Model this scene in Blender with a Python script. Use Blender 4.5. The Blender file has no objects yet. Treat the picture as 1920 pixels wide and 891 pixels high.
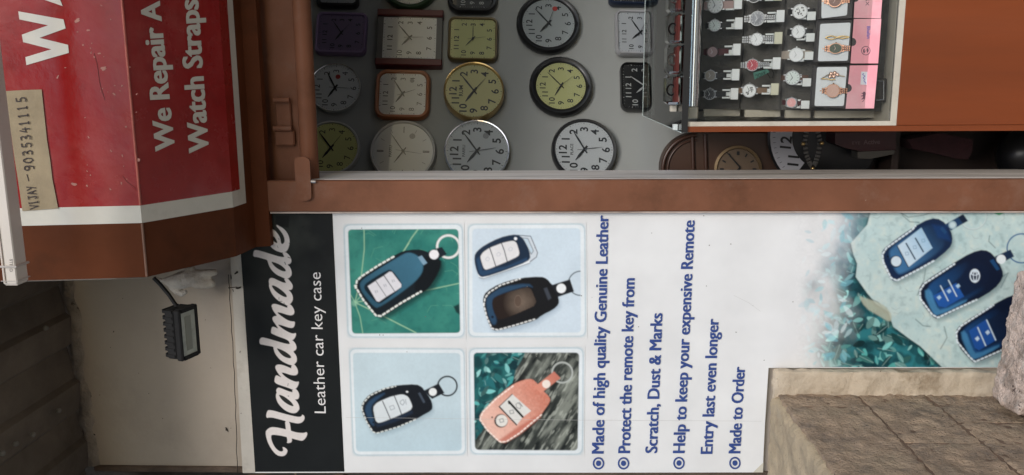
import bpy, math, random
import numpy as np
from math import sin, cos, pi, radians, sqrt, atan2
from mathutils import Vector, Matrix

random.seed(7)
rng = np.random.default_rng(11)
sc = bpy.context.scene
COL = sc.collection

# ------------------------------------------------------------------ camera
CAMZ = 1.45
YAW, PITCH, FPX = radians(11), radians(2), 1600.0
Fh = np.array([-sin(YAW), cos(YAW), 0.0]); Rt = np.array([cos(YAW), sin(YAW), 0.0]); Zv = np.array([0, 0, 1.0])
Fw = cos(PITCH) * Fh + sin(PITCH) * Zv
Uc = -sin(PITCH) * Fh + cos(PITCH) * Zv
CAM = np.array([0, 0, CAMZ])
cam = bpy.data.cameras.new("camera"); camo = bpy.data.objects.new("camera", cam); COL.objects.link(camo)
cam.sensor_width = 36.0; cam.lens = FPX / 1920 * 36.0; cam.clip_start = 0.02; cam.clip_end = 500
xa, ya, za = -Uc, Rt, -Fw            # the phone was held on its side: picture-right is down, picture-up is right
camo.matrix_world = Matrix(((xa[0], ya[0], za[0], 0), (xa[1], ya[1], za[1], 0), (xa[2], ya[2], za[2], CAMZ), (0, 0, 0, 1)))
sc.camera = camo

# ------------------------------------------------------------------ light
w = bpy.data.worlds.new("World"); sc.world = w; w.use_nodes = True
nt = w.node_tree; nt.nodes.clear()
sky = nt.nodes.new("ShaderNodeTexSky"); sky.sky_type = 'NISHITA'; sky.sun_disc = False
SUN_EL, SUN_AZ = radians(37), radians(160)      # azimuth clockwise from +Y: behind the camera
sky.sun_elevation = SUN_EL; sky.sun_rotation = SUN_AZ
sky.dust_density = 1.2; sky.air_density = 1.0; sky.ozone_density = 1.0
bg = nt.nodes.new("ShaderNodeBackground"); bg.inputs[1].default_value = 0.13
wo = nt.nodes.new("ShaderNodeOutputWorld")
nt.links.new(sky.outputs[0], bg.inputs[0]); nt.links.new(bg.outputs[0], wo.inputs[0])
sun = bpy.data.lights.new("sun", 'SUN'); sun.energy = 1.6; sun.angle = radians(22); sun.color = (1.0, 0.965, 0.92)
suno = bpy.data.objects.new("sun", sun); COL.objects.link(suno)
sd = Vector((sin(SUN_AZ) * cos(SUN_EL), cos(SUN_AZ) * cos(SUN_EL), sin(SUN_EL)))
suno.rotation_euler = sd.to_track_quat('Z', 'Y').to_euler(); suno.location = sd * 20
sc.view_settings.view_transform = 'Standard'; sc.view_settings.look = 'None'
sc.view_settings.exposure = 0.30; sc.view_settings.gamma = 1.0; sc.view_settings.use_curve_mapping = False
sc.cycles.use_denoising = True
sc.cycles.max_bounces = 8; sc.cycles.diffuse_bounces = 5; sc.cycles.transparent_max_bounces = 16
sc.cycles.caustics_reflective = False; sc.cycles.caustics_refractive = False

# ------------------------------------------------------------------ measuring: a sight line of the photograph met with a real plane
def ray(x, y): return Fw * FPX - (x - 960) * Uc - (y - 445.5) * Rt
def onY(x, y, Y):
    d = ray(x, y); return CAM + d * (Y / d[1])
def onX(x, y, X):
    d = ray(x, y); return CAM + d * (X / d[0])
def onZ(x, y, Z):
    d = ray(x, y); return CAM + d * ((Z - CAMZ) / d[2])
def onPl(x, y, p0, n):
    d = ray(x, y); return CAM + d * (((p0 - CAM) @ n) / (d @ n))

def S(r, g, b):
    f = lambda c: (c / 255 / 12.92) if c / 255 <= 0.04045 else ((c / 255 + 0.055) / 1.055) ** 2.4
    return (f(r), f(g), f(b))

# ------------------------------------------------------------------ materials
MATS = {}
def mat(name, col, rough=0.6, metal=0.0, var=0.0, scale=8.0, bump=0.0, bscale=60.0, coat=0.0, stretch=(1, 1, 1),
        stain=None, stain_scale=3.0, stain_lo=0.55, stain_hi=0.7, spec=0.5, rvar=0.0, speck=None, speck_scale=90.0, speck_lo=.68):
    if name in MATS: return MATS[name]
    m = bpy.data.materials.new(name); m.use_nodes = True
    N, L = m.node_tree.nodes, m.node_tree.links
    b = N["Principled BSDF"]
    b.inputs["Roughness"].default_value = rough; b.inputs["Metallic"].default_value = metal
    b.inputs["Coat Weight"].default_value = coat; b.inputs["Coat Roughness"].default_value = 0.12
    b.inputs["Specular IOR Level"].default_value = spec
    g = N.new("ShaderNodeNewGeometry")
    mp = N.new("ShaderNodeMapping"); mp.inputs["Scale"].default_value = stretch
    L.new(g.outputs["Position"], mp.inputs[0])
    def noise(s, detail=6, rgh=.6):
        n = N.new("ShaderNodeTexNoise"); n.inputs["Scale"].default_value = s; n.inputs["Detail"].default_value = detail
        n.inputs["Roughness"].default_value = rgh; L.new(mp.outputs[0], n.inputs["Vector"]); return n.outputs[0]
    def ramp(src, lo, hi, a=0.0, c=1.0):
        r = N.new("ShaderNodeMapRange"); r.inputs[1].default_value = lo; r.inputs[2].default_value = hi
        r.inputs[3].default_value = a; r.inputs[4].default_value = c; L.new(src, r.inputs[0]); return r.outputs[0]
    def mix(fac, A, B):
        x = N.new("ShaderNodeMix"); x.data_type = 'RGBA'
        if hasattr(fac, "node"): L.new(fac, x.inputs[0])
        else: x.inputs[0].default_value = fac
        for i, v in ((6, A), (7, B)):
            if hasattr(v, "node"): L.new(v, x.inputs[i])
            else: x.inputs[i].default_value = (*v, 1)
        return x.outputs[2]
    c = None
    if var > 0:
        n1 = noise(scale)
        lo = tuple(v * (1 - var) for v in col); hi = tuple(min(1, v * (1 + var)) for v in col)
        c = mix(ramp(n1, .3, .7), lo, hi)
    if stain:
        for i, (scol, amt) in enumerate(stain):
            n2 = noise(stain_scale * (1 + 1.7 * i), 8, .65)
            r = ramp(n2, stain_lo, stain_hi, 0, amt)
            c = mix(r, c if c is not None else col, scol)
    if speck:
        n3 = noise(speck_scale, 3, .7)
        c = mix(ramp(n3, speck_lo, speck_lo + .05, 0, .85), c if c is not None else col, speck)
    if c is None: b.inputs["Base Color"].default_value = (*col, 1)
    else: L.new(c, b.inputs["Base Color"])
    if rvar > 0:
        L.new(ramp(noise(scale * 2.3), .3, .7, max(0, rough - rvar), min(1, rough + rvar)), b.inputs["Roughness"])
    if bump > 0:
        bp = N.new("ShaderNodeBump"); bp.inputs["Strength"].default_value = bump; bp.inputs["Distance"].default_value = 0.01
        L.new(noise(bscale, 8, .6), bp.inputs["Height"]); L.new(bp.outputs[0], b.inputs["Normal"])
    MATS[name] = m
    return m

def print_mat(name, rough=0.45, coat=0.0):
    m = bpy.data.materials.new(name); m.use_nodes = True
    N, L = m.node_tree.nodes, m.node_tree.links; b = N["Principled BSDF"]
    a = N.new("ShaderNodeAttribute"); a.attribute_name = "ink"
    g = N.new("ShaderNodeNewGeometry"); n = N.new("ShaderNodeTexNoise"); n.inputs["Scale"].default_value = 9; n.inputs["Detail"].default_value = 7
    L.new(g.outputs["Position"], n.inputs["Vector"])
    r = N.new("ShaderNodeMapRange"); r.inputs[1].default_value = .3; r.inputs[2].default_value = .7; r.inputs[3].default_value = .94; r.inputs[4].default_value = 1.03
    L.new(n.outputs[0], r.inputs[0])
    v = N.new("ShaderNodeVectorMath"); v.operation = 'SCALE'; L.new(a.outputs["Color"], v.inputs[0]); L.new(r.outputs[0], v.inputs[3])
    L.new(v.outputs[0], b.inputs["Base Color"])
    b.inputs["Roughness"].default_value = rough; b.inputs["Coat Weight"].default_value = coat; b.inputs["Specular IOR Level"].default_value = .15
    bp = N.new("ShaderNodeBump"); bp.inputs["Strength"].default_value = .08; bp.inputs["Distance"].default_value = .02
    n2 = N.new("ShaderNodeTexNoise"); n2.inputs["Scale"].default_value = 4; L.new(g.outputs["Position"], n2.inputs["Vector"])
    L.new(n2.outputs[0], bp.inputs["Height"]); L.new(bp.outputs[0], b.inputs["Normal"])
    return m

def glass_mat(name, tint=(1, 1, 1), refl=1.0, rough=0.02):
    m = bpy.data.materials.new(name); m.use_nodes = True
    N, L = m.node_tree.nodes, m.node_tree.links; N.clear()
    o = N.new("ShaderNodeOutputMaterial"); t = N.new("ShaderNodeBsdfTransparent"); t.inputs[0].default_value = (*tint, 1)
    gl = N.new("ShaderNodeBsdfGlossy"); gl.inputs["Roughness"].default_value = rough
    fr = N.new("ShaderNodeFresnel"); fr.inputs[0].default_value = 1.45
    ml = N.new("ShaderNodeMath"); ml.operation = 'MULTIPLY'; ml.inputs[1].default_value = refl
    mx = N.new("ShaderNodeMixShader"); L.new(fr.outputs[0], ml.inputs[0]); L.new(ml.outputs[0], mx.inputs[0])
    L.new(t.outputs[0], mx.inputs[1]); L.new(gl.outputs[0], mx.inputs[2]); L.new(mx.outputs[0], o.inputs[0])
    MATS[name] = m
    return m

# ------------------------------------------------------------------ things and meshes
WM = {}
def tag(o, label=None, cat=None, group=None, kind=None):
    for k, v in (("label", label), ("category", cat), ("group", group), ("kind", kind)):
        if v: o[k] = v
    return o
def thing(name, label, cat, M, group=None):
    o = bpy.data.objects.new(name, None); COL.objects.link(o); o.empty_display_size = .05
    if not isinstance(M, Matrix): M = Matrix.Translation(Vector([float(v) for v in M]))
    o.matrix_world = M; WM[o.name] = M.copy()
    return tag(o, label, cat, group)

class MB:
    def __init__(s): s.v = []; s.f = []; s.m = []; s.mi = 0
    def add(s, V, F):
        o = len(s.v); s.v.extend([tuple(float(c) for c in p) for p in V])
        for f in F: s.f.append([i + o for i in f]); s.m.append(s.mi)
        return s
    def box(s, lo, hi, M=None, bev=0.0):
        (x0, y0, z0), (x1, y1, z1) = lo, hi
        if bev > 0:
            bm_pts = []
            b = min(bev, (x1 - x0) / 2.01, (y1 - y0) / 2.01, (z1 - z0) / 2.01)
            V = []; idx = {}
            for cx in (0, 1):
                for cy in (0, 1):
                    for cz in (0, 1):
                        X, Y, Z = (x0, x1)[cx], (y0, y1)[cy], (z0, z1)[cz]
                        sx, sy, sz = (1, -1)[cx] * b, (1, -1)[cy] * b, (1, -1)[cz] * b
                        for k, p in enumerate(((X, Y + sy, Z + sz), (X + sx, Y, Z + sz), (X + sx, Y + sy, Z))):
                            idx[(cx, cy, cz, k)] = len(V); V.append(p)
            F = []
            g = lambda *a: idx[a]
            F += [[g(0,0,0,0), g(0,0,1,0), g(0,1,1,0), g(0,1,0,0)], [g(1,0,0,0), g(1,1,0,0), g(1,1,1,0), g(1,0,1,0)],
                  [g(0,0,0,1), g(1,0,0,1), g(1,0,1,1), g(0,0,1,1)], [g(0,1,0,1), g(0,1,1,1), g(1,1,1,1), g(1,1,0,1)],
                  [g(0,0,0,2), g(0,1,0,2), g(1,1,0,2), g(1,0,0,2)], [g(0,0,1,2), g(1,0,1,2), g(1,1,1,2), g(0,1,1,2)]]
            for i in (0, 1):
                for j in (0, 1):
                    F += [[g(i,j,0,0), g(i,j,1,0), g(i,j,1,1), g(i,j,0,1)], [g(i,0,j,0), g(i,1,j,0), g(i,1,j,2), g(i,0,j,2)],
                          [g(0,i,j,1), g(1,i,j,1), g(1,i,j,2), g(0,i,j,2)]]
                    for k in (0, 1): F.append([g(i,j,k,0), g(i,j,k,1), g(i,j,k,2)])
        else:
            V = [(x, y, z) for x in (x0, x1) for y in (y0, y1) for z in (z0, z1)]
            F = [[0,1,3,2], [4,6,7,5], [0,4,5,1], [2,3,7,6], [0,2,6,4], [1,5,7,3]]
        if M is not None: V = [M @ Vector(p) for p in V]
        return s.add(V, F)
    def prism(s, front, back):          # two matching loops of 3-D points
        n = len(front)
        s.add(list(front) + list(back), [list(range(n)), list(range(2 * n - 1, n - 1, -1))] + [[i, i + n, (i + 1) % n + n, (i + 1) % n] for i in range(n)])
        return s
    def sheet(s, pts): return s.add(pts, [list(range(len(pts)))])
    def tube(s, pts, r, n=8, cap=True):
        pts = [Vector([float(c) for c in p]) for p in pts]
        rs = r if isinstance(r, (list, tuple)) else [r] * len(pts)
        V = []; F = []; up = None
        for i, p in enumerate(pts):
            t = (pts[min(i + 1, len(pts) - 1)] - pts[max(i - 1, 0)]).normalized()
            if up is None:
                a = Vector((0, 0, 1)) if abs(t.z) < .9 else Vector((1, 0, 0)); up = (a - t * a.dot(t)).normalized()
            else:
                up = (up - t * up.dot(t))
                up = up.normalized() if up.length > 1e-6 else t.orthogonal().normalized()
            q = t.cross(up)
            for k in range(n):
                A = 2 * pi * k / n; V.append(p + (up * cos(A) + q * sin(A)) * rs[i])
        for i in range(len(pts) - 1):
            for k in range(n):
                F.append([i*n + k, i*n + (k+1) % n, (i+1)*n + (k+1) % n, (i+1)*n + k])
        if cap: F += [list(range(n))[::-1], [(len(pts)-1)*n + k for k in range(n)]]
        return s.add(V, F)
    def rings(s, loops, cap0=True, cap1=True):
        n = len(loops[0]); V = [p for l in loops for p in l]; F = []
        for i in range(len(loops) - 1):
            for k in range(n): F.append([i*n + k, i*n + (k+1) % n, (i+1)*n + (k+1) % n, (i+1)*n + k])
        if cap0: F.append(list(range(n))[::-1])
        if cap1: F.append([(len(loops)-1)*n + k for k in range(n)])
        return s.add(V, F)
    def ball(s, c, r, M=None, n=14):
        c = Vector(c); r = (r, r, r) if not isinstance(r, (tuple, list)) else r
        L = []
        for i in range(1, n):
            th = pi * i / n
            L.append([c + Vector((r[0]*sin(th)*cos(2*pi*k/n), r[1]*sin(th)*sin(2*pi*k/n), -r[2]*cos(th))) for k in range(n)])
        if M is not None: L = [[c + M @ (p - c) for p in l] for l in L]
        return s.rings(L)
    def build(s, name, mats, parent=None, local=False, smooth=False, tri_n=False):
        me = bpy.data.meshes.new(name)
        V = np.array(s.v, float)
        o = bpy.data.objects.new(name, me); COL.objects.link(o)
        if parent is not None:
            M = WM[parent.name]
            if not local:
                Mi = np.array(M.inverted()); V = V @ Mi[:3, :3].T + Mi[:3, 3]
            o.parent = parent; WM[o.name] = M
        else:
            c = np.array([(V[:, 0].min() + V[:, 0].max()) / 2, (V[:, 1].min() + V[:, 1].max()) / 2, V[:, 2].min()])
            V = V - c; o.location = c; WM[o.name] = Matrix.Translation(Vector(c))
        me.from_pydata([tuple(p) for p in V], [], s.f)
        for m in (mats if isinstance(mats, (list, tuple)) else [mats]): me.materials.append(m)
        me.polygons.foreach_set("material_index", s.m)
        if smooth:
            me.polygons.foreach_set("use_smooth", [True] * len(s.f))
            try: me.set_sharp_from_angle(angle=radians(smooth if smooth is not True else 40))
            except Exception: pass
        me.update(); return o

# text outlines -> flat mesh data, cached
_T = {}
def text_data(s, offset=0.0):
    if (s, offset) in _T: return _T[(s, offset)]
    c = bpy.data.curves.new("t", "FONT"); c.body = s; c.offset = offset; c.resolution_u = 3
    o = bpy.data.objects.new("t", c); m = o.to_mesh()
    V = np.array([v.co[:2] for v in m.vertices]); F = [list(p.vertices) for p in m.polygons]
    o.to_mesh_clear(); bpy.data.objects.remove(o); bpy.data.curves.remove(c)
    _T[(s, offset)] = (V, F); return V, F
CAPH = None
def cap_h(offset=0.0):
    V, _ = text_data("H", offset); return V[:, 1].min(), V[:, 1].max()
def text_px(mb, s, P0, P1, cap, up, proj, offset=0.0, bold=0.0):
    """text whose baseline runs from P0 to P1 in the photograph, projected onto a surface of the scene by proj(x, y)"""
    V, F = text_data(s, offset); y0, y1 = cap_h(offset)
    x0, x1 = V[:, 0].min(), V[:, 0].max()
    P0, P1, up = np.array(P0, float), np.array(P1, float), np.array(up, float)
    e = (P1 - P0) / np.linalg.norm(P1 - P0)
    n = 1 if bold == 0 else 3
    for k in range(n):          # bold lettering: the strokes widened by overlapping print layers, each a hair above the last
        sh = e * bold * ((k - (n - 1) / 2) / max(1, n - 1)); lay = np.array([0, -.00012, -.00012]) * k
        q0, q1 = P0 + e * bold / 2, P1 - e * bold / 2
        mb.add([proj(*(q0 + (q1 - q0) * (vx - x0) / (x1 - x0) + up * cap * (vy - y0) / (y1 - y0) + sh)) + lay for vx, vy in V], F)

# ------------------------------------------------------------------ printed pictures (ink on vinyl), drawn shape by shape into a fine sheet
INK = 1.06
def ink(c): return np.array(S(*c)) * INK
_nz = rng.random((257, 257))
def vnoise(P, s):
    q = P / s; i = np.floor(q).astype(int); f = q - i; f = f * f * (3 - 2 * f); i %= 256
    a = _nz[i[:, 0], i[:, 1]]; b = _nz[i[:, 0] + 1, i[:, 1]]; c = _nz[i[:, 0], i[:, 1] + 1]; d = _nz[i[:, 0] + 1, i[:, 1] + 1]
    return (a * (1 - f[:, 0]) + b * f[:, 0]) * (1 - f[:, 1]) + (c * (1 - f[:, 0]) + d * f[:, 0]) * f[:, 1]
def fbm(P, s, o=4):
    t = 0; amp = .5
    for k in range(o): t = t + amp * vnoise(P + 37.7 * k, s); s /= 2; amp /= 2
    return t / (1 - .5 ** o)
def sd_poly(P, V):
    V = np.asarray(V, float); d = np.full(len(P), 1e18); ins = np.zeros(len(P), bool)
    for i in range(len(V)):
        a, b = V[i], V[i - 1]; e = b - a; wv = P - a
        t = np.clip((wv @ e) / max(e @ e, 1e-9), 0, 1); q = wv - t[:, None] * e
        d = np.minimum(d, (q ** 2).sum(1))
        c1 = P[:, 1] >= a[1]; c2 = P[:, 1] < b[1]; c3 = e[0] * wv[:, 1] > e[1] * wv[:, 0]
        ins ^= (c1 & c2 & c3) | (~c1 & ~c2 & ~c3)
    d = np.sqrt(d); return np.where(ins, -d, d)
def sd_line(P, V):
    V = np.asarray(V, float); d = np.full(len(P), 1e18)
    for i in range(len(V) - 1):
        a, b = V[i], V[i + 1]; e = b - a; wv = P - a
        t = np.clip((wv @ e) / max(e @ e, 1e-9), 0, 1); q = wv - t[:, None] * e; d = np.minimum(d, (q ** 2).sum(1))
    return np.sqrt(d)
def smooth_poly(V, it=2):
    V = np.asarray(V, float)
    for _ in range(it):
        N = np.roll(V, -1, 0); V = np.stack([.75 * V + .25 * N, .25 * V + .75 * N], 1).reshape(-1, 2)
    return V
class Print:
    def __init__(s, TL, TR, BR, BL, base, step=1.0):
        TL, TR, BR, BL = [np.array(p, float) for p in (TL, TR, BR, BL)]
        nx = int(max(np.linalg.norm(TR - TL), np.linalg.norm(BR - BL)) / step) + 1
        ny = int(max(np.linalg.norm(BL - TL), np.linalg.norm(BR - TR)) / step) + 1
        u, v = np.meshgrid(np.linspace(0, 1, nx), np.linspace(0, 1, ny)); u = u.ravel()[:, None]; v = v.ravel()[:, None]
        s.P = (TL * (1 - u) + TR * u) * (1 - v) + (BL * (1 - u) + BR * u) * v
        s.nx, s.ny = nx, ny; s.C = np.tile(ink(base), (len(s.P), 1)); s.o = np.zeros(2); s.k = 1.0; s.clip = None
    def tf(s, ox, oy, k): s.o = np.array([ox, oy], float); s.k = k
    def T(s, V): return s.o + np.asarray(V, float) / s.k
    def _sel(s, V, pad):
        lo, hi = V.min(0) - pad, V.max(0) + pad
        return np.nonzero(((s.P >= lo) & (s.P <= hi)).all(1))[0]
    def put(s, idx, a, col):
        if s.clip is not None: a = a * s.clip[idx]
        c = col if getattr(col, "ndim", 1) == 2 else ink(col)[None, :] if not isinstance(col, np.ndarray) else col[None, :]
        s.C[idx] = s.C[idx] * (1 - a[:, None]) + c * a[:, None]
    def poly(s, V, col, alpha=1.0, soft=1.0, sm=0, grow=0.0, grad=None):
        V = s.T(V); V = smooth_poly(V, sm) if sm else V
        i = s._sel(V, soft + grow + 2)
        if not len(i): return
        sd_ = sd_poly(s.P[i], V) - grow
        a = np.clip(.5 - sd_ / soft, 0, 1) * alpha
        if grad is not None:          # colour runs from col to the second colour along a direction, as printed
            g0, g1, col2 = grad; g0, g1 = s.T(g0), s.T(g1); e = g1 - g0
            t = np.clip(((s.P[i] - g0) @ e) / (e @ e), 0, 1)[:, None]
            s.put(i, a, ink(col)[None] * (1 - t) + ink(col2)[None] * t)
        else: s.put(i, a, col)
    def line(s, V, wd, col, alpha=1.0, soft=1.0):
        V = s.T(V); wd = wd / s.k; i = s._sel(V, wd + soft + 1)
        if len(i): s.put(i, np.clip(.5 - (sd_line(s.P[i], V) - wd / 2) / soft, 0, 1) * alpha, col)
    def dash(s, V, wd, col, on=14, off=8):
        V = np.asarray(V, float); seg = np.linalg.norm(np.diff(V, axis=0), axis=1); L = np.concatenate([[0], np.cumsum(seg)])
        at = lambda t: np.array([np.interp(t, L, V[:, 0]), np.interp(t, L, V[:, 1])])
        t = 0.0
        while t < L[-1]:
            s.line([at(t), at(min(t + on, L[-1]))], wd, col); t += on + off
    def disc(s, c, r, col, alpha=1.0, soft=1.0, ring=None, ry=None):
        c = s.T(c); r = r / s.k; ry = r if ry is None else ry / s.k
        i = s._sel(np.array([c - max(r, ry), c + max(r, ry)]), 3 + (ring or 0))
        if not len(i): return
        q = (s.P[i] - c) / np.array([r, ry]); d = (np.sqrt((q ** 2).sum(1)) - 1) * min(r, ry)
        if ring: d = np.abs(d) - ring / s.k / 2
        s.put(i, np.clip(.5 - d / soft, 0, 1) * alpha, col)
    def tint(s, V, fn, soft=1.0, sm=0):      # fn(P) -> colours, inside a polygon
        V = s.T(V); V = smooth_poly(V, sm) if sm else V
        i = s._sel(V, 2); a = np.clip(.5 - sd_poly(s.P[i], V) / soft, 0, 1); s.put(i, a, fn(s.P[i]))
    def build(s, name, parent, m, Y):
        s.C = s.C * (1 + .08 * (fbm(s.P + 900, 3.4, 2) - .5) + .06 * (fbm(s.P + 400, 40, 2) - .5))[:, None]      # print grain
        if name != "header_band":       # photographs are soft: average each dot with its neighbours
            g_ = s.C.reshape(s.ny, s.nx, 3)
            for _ in range(2):
                q = np.pad(g_, ((1, 1), (1, 1), (0, 0)), 'edge')
                g_ = .5 * g_ + .125 * (q[:-2, 1:-1] + q[2:, 1:-1] + q[1:-1, :-2] + q[1:-1, 2:])
            s.C = g_.reshape(-1, 3)
        D = Fw[None] * FPX - (s.P[:, :1] - 960) * Uc[None] - (s.P[:, 1:] - 445.5) * Rt[None]
        V = CAM[None] + D * (Y / D[:, 1:2])
        Mi = np.array(WM[parent.name].inverted()); V = V @ Mi[:3, :3].T + Mi[:3, 3]
        ii = np.arange(s.nx * s.ny).reshape(s.ny, s.nx)
        F = np.stack([ii[:-1, :-1], ii[1:, :-1], ii[1:, 1:], ii[:-1, 1:]], -1).reshape(-1, 4)
        me = bpy.data.meshes.new(name)
        me.vertices.add(len(V)); me.vertices.foreach_set("co", V.astype(np.float32).ravel())
        me.loops.add(F.size); me.loops.foreach_set("vertex_index", F.astype(np.int32).ravel())
        me.polygons.add(len(F)); me.polygons.foreach_set("loop_start", np.arange(0, F.size, 4, dtype=np.int32))
        me.update(calc_edges=True)
        at = me.color_attributes.new("ink", 'FLOAT_COLOR', 'POINT')
        at.data.foreach_set("color", np.concatenate([np.clip(s.C, 0, 1), np.ones((len(V), 1))], 1).astype(np.float32).ravel())
        me.materials.append(m)
        o = bpy.data.objects.new(name, me); COL.objects.link(o); o.parent = parent; WM[o.name] = WM[parent.name]
        return o
from mathutils import noise as mnoise
# ------------------------------------------------------------------ setting
m_asph = mat("asphalt", (.05, .05, .05), .9, var=.3, scale=3, bump=.4)
m_conc = mat("pavement_concrete", (.45, .41, .36), .85, var=.2, scale=4, bump=.3, stain=[((.14, .12, .1), .6)])
m_plaster = mat("beige_plaster", (.43, .365, .295), .8, var=.07, scale=3, bump=.12, bscale=90,
                stain=[((.20, .16, .12), .35)], stain_scale=2.2, stain_lo=.56, stain_hi=.78, speck=(.06, .05, .04), speck_scale=22, speck_lo=.765)
m_inwall = mat("grey_shop_wall", (.33, .34, .325), .7, var=.06, scale=2, bump=.05)
m_dirt = mat("rough_mortar", (.30, .26, .21), .95, var=.35, scale=14, bump=.9, bscale=70, speck=(.05, .04, .03), speck_scale=30)
m_roof = mat("dark_roof_sheet", (.13, .105, .078), .85, var=.4, scale=5, bump=.3, stain=[((.10, .085, .065), .5)])
m_lin = mat("white_shop_lining", (.72, .72, .70), .6, var=.04)
m_dark = mat("dark_room", (.05, .048, .045), .8, var=.3)
m_brown = mat("brown_enamel", (.195, .082, .046), .5, spec=.12, var=.18, scale=6, bump=.08, bscale=35, stain=[((.09, .04, .022), .7), ((.24, .14, .10), .5)], speck=(.34, .25, .19), speck_scale=48, speck_lo=.735, stain_scale=5, stain_lo=.55, stain_hi=.75, rvar=.12)
m_hoodbrown = mat("hood_brown_enamel", (.105, .032, .013), .45, spec=.08, var=.2, scale=5, bump=.06, stain=[((.05, .02, .01), .7)], rvar=.1)
m_red = mat("red_enamel", (.29, .012, .012), .22, spec=.45, var=.12, scale=4, bump=.10, bscale=26, stain=[((.40, .12, .10), .42), ((.15, .010, .008), .5)], stain_scale=4, stain_lo=.52, stain_hi=.72, rvar=.14, speck=(.5, .28, .24), speck_scale=38, speck_lo=.73)  # pale pink stain: faded paint that also stands in for glossy sheen
m_sign_white = mat("white_sign_paint", (.62, .60, .53), .45, var=.07, scale=8, bump=.05, stain=[((.40, .37, .30), .5)], stain_scale=6)
m_oldwhite = mat("weathered_white_timber", (.74, .69, .65), .75, var=.16, scale=10, bump=.35, bscale=30, stretch=(1, 1, .07), stain=[((.25, .21, .18), .7), ((.7, .68, .66), .5)], stain_scale=16, stain_lo=.5, stain_hi=.68)

g = MB(); g.sheet([(-60, -80, -.12), (60, -80, -.12), (60, -1.2, -.12), (-60, -1.2, -.12)])
tag(g.build("road", m_asph), kind="structure")
g = MB(); g.box((-60, -1.2, -.3), (60, 60, 0)); tag(g.build("ground", m_conc), kind="structure")

# added tree, out of view: puts a dark upper reflection in glossy paint and glass
tr = thing("reflection_tree", "added leafy tree behind the viewer, unseen, for dark reflections", "tree", (-1.9, -8.0, -.12))
b = MB(); b.tube([(-1.9, -8, -.12), (-1.85, -8, 1.5), (-2.0, -8.05, 3.2), (-1.9, -8, 5.2)], [.26, .20, .16, .08], 10)
for k in range(7):
    a = k * .9; b.tube([(-1.98, -8.04, 3.0 + .25 * k), (-2 + 1.5 * cos(a), -8 + .9 * sin(a), 4.6 + .3 * k), (-2 + 2.8 * cos(a), -8 + 1.6 * sin(a), 5.6 + .3 * k)], [.10, .06, .02], 6)
b.build("trunk", mat("bark", (.09, .07, .05), .9, var=.3, bump=.8), tr)
b = MB(); r_ = random.Random(3)
for k in range(9000):
    u, v, q = r_.gauss(0, 1), r_.gauss(0, 1), r_.gauss(0, 1); n = sqrt(u*u + v*v + q*q) + 1e-6; f = r_.random() ** .4
    c = Vector((-1.9 + 3.7 * u / n * f, -8 + 1.9 * v / n * f, 6.9 + 1.75 * q / n * f + .3 * sin(u * 5)))
    d = Vector((r_.uniform(-1, 1), r_.uniform(-1, 1), r_.uniform(-1, 1))).normalized() * r_.uniform(.10, .2); e = d.orthogonal().normalized() * d.length * .5
    b.add([c - d, c + e, c + d, c - e], [[0, 1, 2, 3]])
b.build("crown", mat("tree_leaf", (.06, .10, .03), .7, var=.4, scale=2), tr)
bld = thing("shop_building", "beige plastered shop front with a dark open interior behind it", "shop", (-.3, 2.3, 0))
# front wall beside the opening: slightly uneven top where it meets the roof sheet
b = MB(); b.box((-1.088, 2.214, 0), (-.30, 2.30, 3.5)); b.build("plaster_wall", m_plaster, bld)
b = MB(); b.box((-.30, 2.262, 2.215), (2.4, 2.34, 3.5)); b.build("upper_wall", m_plaster, bld)
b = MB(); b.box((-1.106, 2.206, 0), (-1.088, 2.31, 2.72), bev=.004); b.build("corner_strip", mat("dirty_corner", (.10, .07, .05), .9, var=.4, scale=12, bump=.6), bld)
uw = np.array([cos(radians(25)), sin(radians(25)), 0.0]); WN = np.array([sin(radians(25)), -cos(radians(25)), 0.0]); W0 = np.array([0, 3.2, 0.0])
A, Bp = W0 - uw * 1.05, W0 + uw * 2.0
b = MB(); b.prism([(A[0], A[1], 0), (Bp[0], Bp[1], 0), (Bp[0], Bp[1], 2.75), (A[0], A[1], 2.75)],
                  [(A[0] - .02, A[1] + .06, 0), (Bp[0] - .02, Bp[1] + .06, 0), (Bp[0] - .02, Bp[1] + .06, 2.75), (A[0] - .02, A[1] + .06, 2.75)])
b.build("clock_wall", m_inwall, bld)
for q0, q1 in (((-1.02, 2.305, 0), (-.96, 3.0, 2.75)), ((1.84, 2.35, 0), (1.9, 4.1, 2.75))):
    b = MB(); b.box(q0, q1); b.build("side_wall", m_lin, bld)
b = MB(); b.box((-1.02, 2.345, 2.752), (1.9, 4.1, 2.82)); b.build("ceiling", m_lin, bld)
b = MB(); b.box((-.955, 2.31, 0.002), (1.835, 4.1, .04)); b.build("floor", mat("shop_floor", (.42, .39, .35), .5, var=.15), bld)

sh = MB(); sh.box((-3.2, 1.25, 3.45), (3.2, 2.213, 3.60), bev=.01); tag(sh.build("shading_slab", mat("stained_concrete", (.16, .15, .135), .9, var=.25, scale=3, bump=.3)), "added concrete slab above the shop sign, unseen, blocking light from above", "sunshade")  # added slab out of view, holds back light from overhead
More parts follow.
